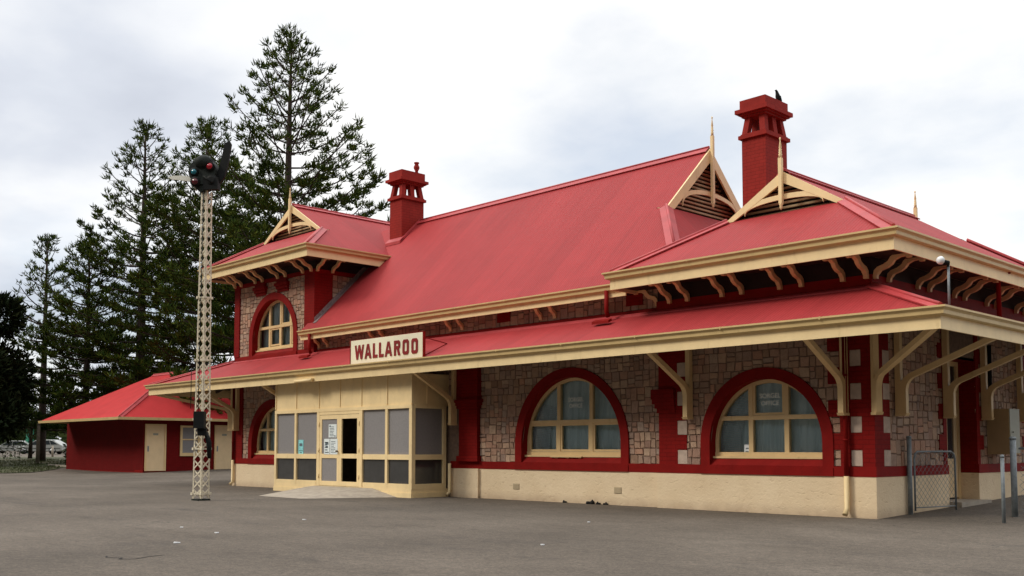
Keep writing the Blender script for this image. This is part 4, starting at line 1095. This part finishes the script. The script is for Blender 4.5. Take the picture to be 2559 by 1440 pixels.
# ramp in front of the doors
mb = MB(); rp = [(-17.3,-1.23), (-16.9,-3.45), (-13.95,-3.45), (-12.9,-1.9), (-13.4,-1.23)]
top = [(-16.75,-1.23,.21), (-16.5,-1.7,.19), (-14.2,-1.7,.19), (-13.9,-1.23,.21)]
mb.face([top[0], top[1], top[2], top[3]]); g0 = [(-17.0,-1.23,.004), (-16.1,-3.45,.004), (-13.9,-3.5,.004), (-12.8,-1.23,.004)]
for i in range(3): mb.face([g0[i], g0[i+1], top[i+1], top[i]])
tag(mb.build('ramp', M['conc']), 'low concrete ramp leading up to the porch doors', 'ramp')

# crow-like bird on the tall chimney
mb = MB()
bp = V(-4.46, 4.30, 9.93)
mb.tube([bp+V(.02,.05,-.08), bp+V(.0,.03,.05), bp+V(-.005,0,.14), bp+V(-.01,-.02,.22), bp+V(-.015,-.035,.28), bp+V(-.02,-.05,.33), bp+V(-.025,-.075,.36), bp+V(-.035,-.115,.355)], [.008,.03,.058,.062,.045,.034,.026,.004], 10)
for s in (-1, 1):
    mb.tube([bp+V(s*.045,.0,.22), bp+V(s*.05,.03,.10), bp+V(s*.025,.07,-.06)], [.02,.028,.004], 6)
    mb.tube([bp+V(s*.02,-.01,.10), bp+V(s*.022,-.02,.0)], .006, 5)
    for k in (-1, 0, 1): mb.tube([bp+V(s*.022,-.02,.004), bp+V(s*.022+k*.015,-.05,.004)], .004, 4)
tag(mb.build('bird', M['black']), 'small dark bird perched on the tall right hand chimney', 'bird')

# gate and posts beside the end wall
def post(name, label, x, y, h, r, cat='post'):
    m = MB(); z = gz(x, y); m.tube([(x,y,z-.05),(x,y,z+h)], r, 12); m.lathe([(r*1.15,0),(r*1.15,.03),(r*.6,.05)], (x,y,z+h), 12)
    return tag(m.build(name, M['galv']), label, cat)
post('gate_post', 'grey steel gate post against the station corner', .12, 1.18, 1.46, .045)
post('gate_post', 'thick grey steel post at the right edge of the photo', 1.86, 1.66, 1.42, .055)
post('bollard', 'short thin pipe stub standing before the thick gate post', 2.12, .42, 1.13, .032, 'bollard')
GT = thing('gate', 'low chain mesh gate with rounded pipe frame standing open', 'gate', (.25, 1.9, 0))
ga, gb = V(.17, 1.28, .0), V(.42, 2.56, .0); gd = (gb-ga); zt, zl = 1.24, .20
mb = MB()
P = lambda t, z: ga+gd*t+V(0,0,z)
mb.tube([P(0,.10), P(0,zt-.12), P(.02,zt-.05), P(.07,zt), P(.90,zt), P(.97,zt-.05), P(1,zt-.14), P(1,.06)], .02, 8)
mb.tube([P(0,.16), P(1,.16)], .012, 6)
mb.build('gate_frame', M['galv'], GT)
mb = MB(); n = 17; Lg = gd.length; hh = zt-.18; st = .065
for k in range(-20, 40):
    for sg in (1, -1):
        pts = []
        for j in range(0, 41):
            z = .18+hh*j/40; u = (k*st*2+sg*(z-.18))/Lg if True else 0
            if .0 <= u <= 1: pts.append(P(u, z)+V(.004*sg,0,0))
        if len(pts) > 1: mb.tube([pts[0], pts[-1]], .0035, 4, caps=False)
mb.build('wire_mesh', M['galv'], GT)
FN = thing('mesh_fence', 'chain mesh fence panel running off the right edge of the photo', 'fence', (3.1, 1.9, 0))
fa, fb = V(1.95,1.68,0), V(4.6,2.2,0); fd = fb-fa; P2 = lambda t, z: fa+fd*t+V(0,0,z)
mb = MB(); mb.tube([P2(0,1.3), P2(1,1.3)], .02, 8); mb.tube([P2(1,0), P2(1,1.35)], .03, 8); mb.build('rail', M['galv'], FN)
mb = MB()
for k in range(-20, 60):
    for sg in (1, -1):
        pts = [P2((k*.13+sg*z)/fd.length, z+.1) for z in [1.2*j/30 for j in range(31)] if 0 <= (k*.13+sg*z)/fd.length <= 1]
        if len(pts) > 1: mb.tube([pts[0], pts[-1]], .003, 4, caps=False)
mb.build('wire_mesh', M['galv'], FN)

# litter and dirt
rg = random.Random(11)
for (x, y), lb, s in (((-5.54,-10.32), 'white paper scrap on the asphalt farthest left before the mast', .04), ((-4.41,-11.53), 'longest torn white paper scrap on the near left asphalt', .055), ((-6.96,-10.19), 'small white paper scrap on asphalt just behind the longest one', .03), ((-7.09,-7.76), 'white paper scrap on asphalt between the mast and the ramp', .035), ((-.70,-8.13), 'white paper scrap on asphalt before the wing corner', .035), ((-3.09,-4.51), 'tiny white paper scrap on asphalt below the wing window', .03)):
    mb = MB(); k = 7; a0 = rg.uniform(0, 6)
    pts = [(x+s*(1.6 if j % 2 else .8)*math.cos(a0+6.28*j/k)*rg.uniform(.6,1.2), y+s*math.sin(a0+6.28*j/k)*rg.uniform(.5,1.1)) for j in range(k)]
    mb.prism([(a, b, .004) for a, b in pts], (0,0,.012)); tag(mb.build('paper_scrap', M['white']), lb, 'litter', 'white scraps on the asphalt')
for x, lb, s in ((-7.85, 'faint flat dirt clump at the wall foot under the arched window', .05), (-7.05, 'largest dark dirt clump at the wall foot under the arched window', .08), (-6.80, 'middle dirt clump right of the largest at the wall foot', .05), (-6.56, 'rightmost small dirt clump at the wall foot', .05)):
    mb = MB(); z = gz(x, .0)
    for j in range(6):
        c = V(x+rg.uniform(-s,s), YM-.09+rg.uniform(-.02,.02), z+s*.2); mb.lathe([(.01,-.3*s),(s*.7,-.1*s),(s*.55,.5*s),(.01,s*(1.1 if j == 0 else .6))], c, 6)
    tag(mb.build('dirt_clump', M['dark']), lb, 'dirt', 'dirt clumps along the wall foot')

# ------------------------------------------------------------------ signal mast
SM = thing('signal_mast', 'tall white lattice railway signal mast with coloured lenses on top', 'signal', (-15.0, -5.72, 0))
mc = V(-14.96, -5.74, 0); tz = 7.85
ang = R_(20)
def corner(i, t):
    hw = (.148*(1-t)+.098*t); a = ang+R_(45)+i*R_(90); lean = V(.0,.0,0)
    return mc+V(math.cos(a)*hw*1.414, math.sin(a)*hw*1.414, 0)+V(0,0,.05+t*(tz-.05))
for i in range(4):
    mb = MB(); a, b = corner(i,0), corner(i,1); c0_ = (a-mc); c0_.z = 0; c0_.normalize(); s1 = V(-c0_.y, c0_.x, 0)
    e1, e2 = (-c0_+s1).normalized(), (-c0_-s1).normalized()
    mb.obox(a, b-a, e1*.042, e2*.008); mb.obox(a, b-a, e2*.042, e1*.008); mb.build('mast_leg', M['frost'], SM)
mb = MB(); nb_ = 32
for i in range(4):
    for k in range(nb_):
        t0_, t1_ = k/nb_, (k+1)/nb_
        a, b = corner(i, t0_), corner((i+1) % 4, t1_); c, d = corner((i+1) % 4, t0_), corner(i, t1_)
        nrm = (corner(i,.5)+corner((i+1) % 4,.5))/2-mc; nrm.z = 0; nrm.normalize()
        mb.beam(a-nrm*.006, b-nrm*.006, .007, .030, nrm.cross((b-a).normalized())); mb.beam(c-nrm*.016, d-nrm*.016, .007, .030, nrm.cross((d-c).normalized()))
mb.build('lattice', M['frost'], SM)
for zt_ in (.12, 1.25, 2.0, 3.5, 5.1):
    mb = MB(); t = zt_/tz
    for i in range(4):
        a, b = corner(i, t), corner((i+1) % 4, t); nrm = (a+b)/2-mc; nrm.z = 0; nrm.normalize(); mb.beam(a+nrm*.004, b+nrm*.004, .010, .04); mb.box(a.x-.032, a.x+.032, a.y-.032, a.y+.032, a.z-.03, a.z+.03)
    mb.build('collar', M['frost'], SM)
mb = MB(); mb.box(mc.x-.17, mc.x+.17, mc.y-.17, mc.y+.17, 0, .04); mb.build('foot_plate', M['darkgrey'], SM)
# control box and rodding
mb = MB(); bd = V(.719,-.695,0); bs = V(.695,.719,0); o = mc+bd*.22
mb.obox(o-bs*.10+V(0,0,1.80), bs*.26, bd*.20, (0,0,.42)); mb.obox(o-bs*.02+V(0,0,1.62), bs*.22, bd*.12, (0,0,.18)); mb.tube([o+bs*.14+V(0,0,1.75), o+bs*.24+V(0,0,1.45), o+bs*.26+V(0,0,1.05)], [.05,.07,.05], 8)
mb.build('control_box', M['black'], SM)
mb = MB(); mb.tube([mc+bd*.20-bs*.05+V(0,0,2.2), mc+bd*.17-bs*.03+V(0,0,7.8)], .012, 6); mb.tube([mc-bs*.30+V(0,0,2.3), mc-bs*.30+V(0,0,3.3)], .010, 6); mb.build('pull_rod', M['darkgrey'], SM)
# head: disc shaped lamp case facing the viewer's side
hf = V(.60,-.80,0).normalized(); hs = V(-hf.y, hf.x, 0); hc = mc+V(0,0,8.28)+hf*.10
Q = lambda a, z, d=0: hc+(hs*a+V(0,0,z)+hf*d)*.84
mb = MB(); n = 28
ol = [(-.06+.44*math.cos(2*math.pi*i/n), .08+.40*math.sin(2*math.pi*i/n)) for i in range(n)]
mb.prism([Q(a, z, .10) for a, z in ol], hf*-.26)
mb.prism([Q(a, z, .05) for a, z in ((-.34,-.05),(.10,-.05),(.16,-.46),(-.14,-.56),(-.36,-.36))], hf*-.22)
mb.lathe([(.20,-.2),(.24,-.1),(.26,0),(.10,.12),(.02,.13)], Q(-.06,.44,-.04), 12)
mb.build('lamp_case', M['darkgrey'], SM)
for a, z, m_, r_ in ((-.30, .05, 'lens_blue', .085), (.20, .20, 'lens_red', .095), (-.26, -.25, 'lens_dark', .10)):
    mb = MB(); mb.lathe([(r_+.03,0),(r_+.03,.05),(r_+.005,.055),(r_+.005,.0)], Q(a,z,.09), 16, axis=hf)
    hood = mb.build('lens_hood', M['black'], SM)
    mb = MB(); mb.lathe([(r_,0),(r_*.92,.03),(r_*.6,.06),(.0,.075)], Q(a,z,.11), 16, axis=hf); mb.build('lens', M[m_], SM)
# upright dark arm on the right, pale horizontal arm on the left
mb = MB()
mb.prism([Q(a, z, -.02) for a, z in ((.05,-.36),(.44,-.32),(.60,-.10),(.72,.35),(.80,.90),(.74,1.0),(.60,.94),(.50,.50),(.40,.12),(.30,-.02),(.05,-.04))], hf*-.07)
mb.lathe([(.13,-.09),(.16,-.04),(.16,.06),(.08,.10)], Q(.24,-.22,.02), 14, axis=hf)
mb.tube([Q(.02,-.1,.16), Q(.30,-.32,.12)], .03, 8); mb.obox(Q(-.02,-.50,-.08), hs*.40, hf*.16, (0,0,.30))
mb.build('signal_arm', M['black'], SM)
mb = MB(); mb.prism([Q(a, z, -.10) for a, z in ((-.34,-.20),(-.34,-.06),(-.80,.02),(-1.10,.03),(-1.26,-.02),(-1.16,-.08),(-.80,-.13))], hf*-.03)
mb.tube([Q(-.46,-.16,-.1), Q(-.34,-.46,-.1)], .02, 6)
mb.build('signal_arm', M['armgrey'], SM)

# ------------------------------------------------------------------ out-building
SH = thing('toilet_block', 'small red brick outbuilding with red hipped roof and cream doors', 'outbuilding', (-44.3, 6.6, .1))
X0, X1, Y0, Y1 = -49.2, -39.43, 3.80, 9.4; WT = 2.75
mb = MB(); mb.box(X0, X1, Y0, Y1, -.1, WT); mb.build('wall', M['shedred'], SH)
mb = MB(); mb.box(X1-.9, X1+.02, Y0-.03, Y0, -.1, .24); mb.box(X0, X1-.9, Y0-.02, Y0, -.1, .16); mb.build('footing', M['redflat'], SH)
def sdoor(y0, y1):
    d = node_part('door', SH); mb = MB(); z = .20
    mb.box(X1, X1+.06, y0, y0+.08, z, 2.5); mb.box(X1, X1+.06, y1-.08, y1, z, 2.5); mb.box(X1, X1+.06, y0+.08, y1-.08, 2.42, 2.5); mb.build('door_frame', M['creamtrim'], d)
    mb = MB(); mb.box(X1, X1+.03, y0+.08, y1-.08, z, 2.42); mb.build('door_panel', M['creamdoor'], d)
    mb = MB(); mb.box(X1+.03, X1+.045, y0+.13, y0+.20, 1.15, 1.42); mb.build('door_handle', M['galv'], d)
    mb = MB(); mb.box(X1+.03, X1+.034, (y0+y1)/2-.13, (y0+y1)/2+.13, 1.95, 2.05); mb.build('door_sign', M['greybox'], d)
sdoor(3.86, 4.94); sdoor(7.55, 8.65)
win = node_part('window', SH); mb = MB(); y0, y1, z0, z1 = 5.68, 6.75, .92, 2.45
mb.box(X1, X1+.06, y0, y0+.12, z0, z1); mb.box(X1, X1+.06, y1-.12, y1, z0, z1); mb.box(X1, X1+.07, y0+.12, y1-.12, z0, z0+.16); mb.box(X1, X1+.06, y0+.12, y1-.12, z1-.1, z1); mb.box(X1, X1+.05, y0+.12, y1-.12, 1.72, 1.78)
mb.build('window_frame', M['creamtrim'], win)
mb = MB(); mb.box(X1, X1+.02, y0+.12, y1-.12, z0+.16, z1-.1); mb.build('window_pane', M['screen'], win)
ev = .72; ZE = 2.80; s_ = .57; ym = 6.6; hv = 4.33; zr_ = ZE+s_*hv
rx0, rx1, ry0, ry1 = -48.9, X1+ev, 2.27, 10.93; gi = 1.85; gx_ = rx1-2.2; zg = ZE+s_*(hv-gi)
rf = MB()
for s in (-1, 1):
    rf.face([(rx0, ym+s*hv, ZE), (rx1, ym+s*hv, ZE), (gx_, ym+s*gi, zg), (gx_, ym, zr_), (rx0+hv, ym, zr_)], 0)
rf.face([(rx1, ym-hv, ZE), (rx1, ym+hv, ZE), (gx_, ym+gi, zg), (gx_-.25, ym+gi, zg+.02), (gx_-.25, ym-gi, zg+.02), (gx_, ym-gi, zg)], 1)
rf.face([(rx0, ym-hv, ZE), (rx0, ym+hv, ZE), (rx0+hv, ym, zr_)], 1)
rf.face([(gx_-.2, ym-gi, zg), (gx_-.2, ym+gi, zg), (gx_-.2, ym, zr_-.02)], 2)
sroof = paint('bright_red_shed_roof', (.43,.034,.035), .10, .7, 1.2, .15, None, .1)
rf_o = rf.build('roof', [sroof, sroof, M['dark']], SH, fix=False)
mb = MB(); cap(mb, (rx1, ym-hv, ZE), (gx_, ym-gi, zg), V(0,-1,1.4), V(1,0,1.4), .14, False); mb.build('ridge_cap', M['cap'], rf_o); mb = MB(); cap(mb, (rx0+hv, ym, zr_), (gx_, ym, zr_), V(0,-1,1.4), V(0,1,1.4), .14, False); mb.build('ridge_cap', M['cap'], rf_o)
mb = MB()
for s in (-1, 1): mb.prism([(gx_, ym, zr_-.02), (gx_, ym+s*gi, zg-.02), (gx_, ym+s*(gi-.25), zg-.02), (gx_, ym, zr_-.22)], (.03,0,0))
mb.build('bargeboard', M['cream'], rf_o)
mb = MB(); sp = [(rx0, ry1), (rx0, ry0), (rx1, ry0), (rx1, ry1)]
mb.sweep([(0,0),(0,-.13),(.09,-.13),(.11,0)], sp, ZE); mb.build('gutter', M['gutter'], SH)
mb = MB(); mb.face([(rx0,ry0,ZE-.06),(rx1,ry0,ZE-.06),(rx1,ry1,ZE-.06),(rx0,ry1,ZE-.06)]); mb.build('soffit', M['soffit'], SH, fix=False)

# ------------------------------------------------------------------ trees
def shoot(mb, p, d, Ln, r, rg):
    """one rope-like foliage shoot: a thin three sided spindle bent upwards"""
    d = d.normalized(); a = d.orthogonal().normalized(); b = d.cross(a)
    p1 = p+d*Ln*.35; p2 = p+(d*.92+V(0,0,.30)).normalized()*Ln
    an = rg.uniform(0, 2)
    ring = [p1+(a*math.cos(an+2.094*k)+b*math.sin(an+2.094*k))*r for k in range(3)]
    n = len(mb.v); mb.v.extend([tuple(p)]+[tuple(q) for q in ring]+[tuple(p2)])
    for k in range(3):
        k2 = (k+1) % 3
        mb.f.append((n, n+1+k, n+1+k2)); mb.f.append((n+1+k, n+4, n+1+k2)); mb.m += [0, 0]; mb.sm += [False, False]

def norfolk(x, y, H, label, seed, rmax, lean=(0,0), base=2.0, tier=.62, bare=.30, tuft=1.0, dens=1.0, low=0):
    rg = random.Random(seed); z0 = gz(x, y); t = thing('norfolk_pine', label, 'tree', (x, y, z0), 'tall pines behind the station')
    C = lambda h: V(x+lean[0]*h/H, y+lean[1]*h/H, z0+h)
    tr = MB(); r0 = .016*H+.03
    tr.tube([C(H*i/14) for i in range(15)], [r0*(1-i/14)**.85+.025 for i in range(15)], 9)
    fo = MB(); h = H-.25
    # leader tuft
    for k in range(16):
        a = rg.uniform(0, 6.28); e = rg.uniform(.3, 1.4); shoot(fo, C(H-.35-rg.random()*.5), V(math.cos(a)*math.cos(e), math.sin(a)*math.cos(e), math.sin(e)), rg.uniform(.35,.75)*tuft, .06, rg)
    rot = rg.uniform(0, 6.28); q = 0
    while h > base:
        f = (H-h)/H                      # 0 top .. 1 base
        Lb = rmax*min(1, (f/.55)**.78)*(1-.12*max(0, f-.6)/.4)
        nb = 6 if f > .12 else 5
        el = R_(36)*(1-min(1, f/.60))+R_(8)-R_(22)*max(0, f-.55)
        rot += 1.1
        for k in range(nb):
            if rg.random() < .10: continue
            az = rot+6.283*k/nb+rg.uniform(-.25,.25); L_ = Lb*rg.choice((.72,.9,.95,1.0,1.0,1.05,1.12))+.25
            e = el+rg.uniform(-.09,.09); o = V(math.cos(az), math.sin(az), 0); sd_ = V(-o.y, o.x, 0)
            hh = h+rg.uniform(-.12,.12); sag = rg.uniform(.10,.18)*(1 if f < .5 else .8)
            def bp(s): return C(hh)+o*(L_*s*math.cos(e))+V(0,0, L_*(math.sin(e)*s-sag*s*(1-s)*2.2+.05*s*s))
            tr.tube([bp(i/5) for i in range(6)], [.022+.05*(1-i/5)*(.4+f)*min(1, L_/3) for i in range(6)], 5, caps=False)
            s0 = max(.12, bare*(1-.45*f)); nn = max(1, int(L_*(1-s0)/(.36 if f < .4 else .25)*dens))
            for i in range(nn+1):
                s = s0+(1-s0)*(i+rg.uniform(-.3,.3))/nn; s = min(1, max(s0*.8, s))
                pb = bp(s); sg = 1 if (i % 2) else -1
                lb = (.16+.36*L_*min(1-s+.05, .40))*rg.uniform(.6,1.25) if i < nn else .02
                dirb = (o*.80+sd_*sg*.75+V(0,0,.10+.12*rg.random())).normalized()
                pe = pb+dirb*lb
                if lb > .15: tr.tube([pb, pe], [.016, .010], 3, caps=False, smooth=False)
                for w_ in ([.4, 1.0] if lb > .9 else [1.0]):
                    if rg.random() < .10: continue
                    pp = pb+dirb*lb*w_; m = int((17 if f < .35 else 25)*rg.uniform(.6,1.3)); sz = (.26+.24*rg.random())*(.95+.25*f)*tuft
                    ax = (dirb*.6+o*.3+V(0,0,rg.uniform(-.25,.55))).normalized()
                    for _ in range(m):
                        v = ax*.55+V(rg.uniform(-.9,.9), rg.uniform(-.9,.9), rg.uniform(-.45,.95))
                        shoot(fo, pp+V(rg.uniform(-.16,.16), rg.uniform(-.16,.16), rg.uniform(-.06,.12)), v, sz*rg.uniform(.7,1.2), rg.uniform(.026,.046), rg)
        h -= tier*(.85+.40*f)*rg.uniform(.88,1.12) if f > .08 else tier*.7
    tr.build('trunk', M['bark'], t, fix=False); fo.build('crown', M['pine'], t, fix=False)
    return len(fo.f)

norfolk(-40.06, 11.88, 24.1, 'tallest pine with full even crown rising behind the left wing', 21, 6.6, lean=(.15,.2), tier=.86)
norfolk(-49.6, 12.1, 21.4, 'dense bushy pine directly behind the signal mast', 22, 5.4, tier=.78, dens=1.1)
norfolk(-55.2, 10.6, 22.1, 'slender pine with bare spiky top left of the signal mast', 23, 5.2, tier=.95, bare=.42)
norfolk(-57.6, 8.1, 14.3, 'shorter full pine at the left end of the pine row', 24, 4.0, tier=.68)
norfolk(-63.2, 7.4, 15.2, 'thin sparse pine with straggly top beside the dark tree', 25, 3.3, tier=.95, bare=.5, dens=.7)

def leafy(name, label, cat, c, rad, h, n, seed, mat, trunk=None, group=None, leaf=.22):
    """tree or bush of leaf clumps filling an uneven crown"""
    rg = random.Random(seed); c = Vector(c); t = thing(name, label, cat, c, group); fo = MB(); tr = MB()
    th = trunk or 0
    tr.tube([c, c+V(.05,.03,h*.5), c+V(-.05,.1,h*.8)], [.06+.02*h, .04+.012*h, .03], 7)
    lobes = []
    for k in range(14):
        a = rg.uniform(0, 6.28); zz = rg.uniform(.15, .92); rr = rad*(1-.55*abs(zz-.42))*rg.uniform(.35,.85)
        lobes.append((c+V(math.cos(a)*rr, math.sin(a)*rr, th+(h-th)*zz), rad*rg.uniform(.30,.52)))
        tr.tube([c+V(0,0,th*.7+(h-th)*zz*.5), lobes[-1][0]], [.05, .02], 5)
    for _ in range(n):
        lc, lr = rg.choice(lobes); d = V(rg.gauss(0,1), rg.gauss(0,1), rg.gauss(0,1)).normalized()
        p = lc+d*lr*rg.uniform(.55,1.08); d2 = (d+V(rg.uniform(-.8,.8), rg.uniform(-.8,.8), rg.uniform(-.3,.9))).normalized(); s = d2.orthogonal().normalized()
        a = rg.uniform(0, 6.28); s = s*math.cos(a)+d2.cross(s)*math.sin(a); L_ = leaf*rg.uniform(.6,1.5)
        if p.z < c.z+.05: continue
        fo.face([p-s*L_*.22, p+d2*L_*.5-s*L_*.1, p+d2*L_, p+d2*L_*.45+s*L_*.2])
    tr.build('trunk', M['bark'], t, fix=False); fo.build('crown', mat, t, fix=False); return t
def gp(x, y): return (x, y, gz(x, y))
leafy('dark_tree', 'dense dark tree cut off by the left edge of the photo', 'tree', gp(-58.5,1.2), 3.4, 12.3, 26000, 31, M['dense'], 1.2, leaf=.42)
BG = 'bushes below the pines'
for x, y, r, h, sd_, lb in ((-51.0, 5.6, 1.0, 2.0, 41, 'dark bush pressed against the outbuilding left wall'), (-66, 3.2, 2.0, 3.6, 42, 'broad dark bush right of the dark tree'), (-70, 9, 2.8, 5.2, 43, 'tall dark shrub behind the parked car'), (-62, 15, 3.0, 5.0, 44, 'large dark shrub behind the outbuilding roof'), (-72, 20, 3.2, 5.4, 45, 'far shrub showing between the pine trunks'), (-68, 0, 2.2, 4.0, 46, 'leafy shrub beneath the dark tree')):
    leafy('bush', lb, 'bush', gp(x, y), r, h, 5200, sd_, M['bush'], 0, BG, .24)
# far tree line that closes the horizon
mb = MB(); rg = random.Random(77)
for k in range(16000):
    a = rg.uniform(.6, 4.2); d = rg.uniform(170, 210); x, y = 9+d*math.cos(a), -18+d*math.sin(a); hmax = 4.5+2.2*math.sin(a*17)+1.8*math.sin(a*41)
    p = V(x, y, .6+abs(hmax)*rg.random()**.7); s = rg.uniform(.5,1.2); u = V(-math.sin(a), math.cos(a), 0)
    mb.face([p-u*s, p+u*s+V(0,0,rg.uniform(-.4,.4)), p+V(rg.uniform(-.6,.6), rg.uniform(-.6,.6), s*1.3)])
struct(mb.build('far_woodland', M['bush'], fix=False), 'stuff')

# ------------------------------------------------------------------ cars, cabinet, posts beyond the lawn
def car(c, yaw, label):
    t = thing('parked_car', label, 'car', c, 'cars parked beyond the lawn'); t.rotation_euler.z = yaw; ORIG[t] = V(0,0,0)
    body = [(-2.15,.35),(-2.18,.62),(-2.05,.84),(-1.55,.90),(-1.2,.95),(-.55,1.36),(.95,1.40),(1.55,1.0),(2.05,.94),(2.17,.72),(2.15,.36),(1.75,.28)]
    # nose is towards +x: windscreen slopes there
    body = [(2.20,.30),(2.22,.52),(2.12,.66),(1.10,.80),(.35,1.26),(.05,1.34),(-1.05,1.34),(-1.35,1.26),(-2.02,.88),(-2.14,.80),(-2.16,.34),(-1.8,.24),(1.9,.24)]
    mb = MB(); mb.prism([(a,-.80,z) for a, z in body], (0,1.6,0)); ob = mb.build('body', M['carpaint'], t)
    bv = ob.modifiers.new('bevel', 'BEVEL'); bv.width = .06; bv.segments = 2
    for s in (-1, 1):
        for poly in ([(.98,.84),(.32,1.22),(-.15,1.26),(-.15,.86)], [(-.22,.86),(-.22,1.27),(-.95,1.27),(-1.05,.88)], [(-1.12,.88),(-1.02,1.26),(-1.28,1.2),(-1.75,.90)]):
            mb = MB(); mb.prism([(a, s*.80, z) for a, z in poly], (0, s*.012, 0)); mb.build('side_window', M['carglass'], t)
        mb = MB(); mb.box(-2.0, 2.0, s*.80-.01, s*.80+.02, .52, .56); mb.build('side_moulding', M['tyre'], t)
        for wx in (1.38, -1.25):
            mb = MB(); mb.lathe([(.20,-.09),(.31,-.09),(.33,-.05),(.33,.05),(.31,.09),(.20,.09)], (wx, s*.74, .32), 18, axis=(0,1,0)); wh = mb.build('wheel', M['tyre'], t)
            mb = MB(); mb.lathe([(.21,-.095),(.21,.095),(.05,.10)], (wx, s*.745, .32), 14, axis=(0,s,0)); mb.build('rim', M['rim'], wh)
        mb = MB(); mb.box(2.14, 2.225, s*.62-.16, s*.62+.16, .50, .62); mb.build('headlight', M['white'], t)
    mb = MB(); mb.face([(1.02,-.70,.86),(1.02,.70,.86),(.36,.62,1.26),(.36,-.62,1.26)]); mb.v = [(x+.03, y, z+.02) for x, y, z in mb.v]; mb.build('windscreen', M['carglass'], t, fix=False)
    mb = MB(); mb.box(2.12, 2.27, -.80, .80, .30, .44); mb.build('bumper', M['tyre'], t)
    return t
car((-89.6, 16.8, gz(-89.6,16.8)), R_(-134), 'pale hatchback parked side on beside the outbuilding')
car((-105.06, 19.3, gz(-105,19)), R_(-128), 'pale car half hidden behind the hatchback bonnet')
CB = thing('cabinet', 'tall green cabinet standing behind the parked cars', 'cabinet', gp(-104.1, 20.5))
zc = gz(-104, 20)
mb = MB(); mb.box(-104.4,-103.8,20.3,20.9,zc,zc+2.62); mb.build('cabinet_body', M['green'], CB)
mb = MB(); mb.box(-104.45,-103.75,20.25,20.95,zc+2.62,zc+2.72); mb.build('cabinet_lid', M['galv'], CB)
mb = MB(); p = gp(-57.6, 5.2); mb.tube([p, V(*p)+V(.02,0,1.3), V(*p)+V(.0,.02,2.5)], [.12,.11,.10], 9); mb.lathe([(.13,0),(.12,.06)], V(*p)+V(0,.02,2.5), 9)
tag(mb.build('timber_post', M['wood']), 'grey timber post standing on the lawn before the car', 'post')
for x, y, lb in ((-80.5,12.6,'leftmost pale bollard before the parked car'), (-80.2,13.5,'middle pale bollard below the car doors'), (-76.6,13.0,'rightmost pale bollard near the car rear wheel')):
    mb = MB(); p = V(*gp(x, y)); mb.tube([p, p+V(0,0,.86)], .09, 8); mb.lathe([(.09,0),(.05,.05)], p+V(0,0,.86), 8)
    tag(mb.build('bollard', M['conc']), lb, 'bollard', 'bollards along the lawn')
HS = thing('house', 'low pinkish house far off at the left edge of the photo', 'house', (-146, 14, .5))
mb = MB(); mb.box(-152,-140,6,22,.4,3.6); mb.build('wall', M['housewall'], HS)
mb = MB(); mb.prism([(-153,5,3.6),(-139,5,3.6),(-146,5,5.4)], (0,18,0)); mb.build('roof', M['orange'], HS)
mb = MB(); mb.box(-139.98,-139.94,10,12,1.4,2.6); mb.build('window', M['carglass'], HS)
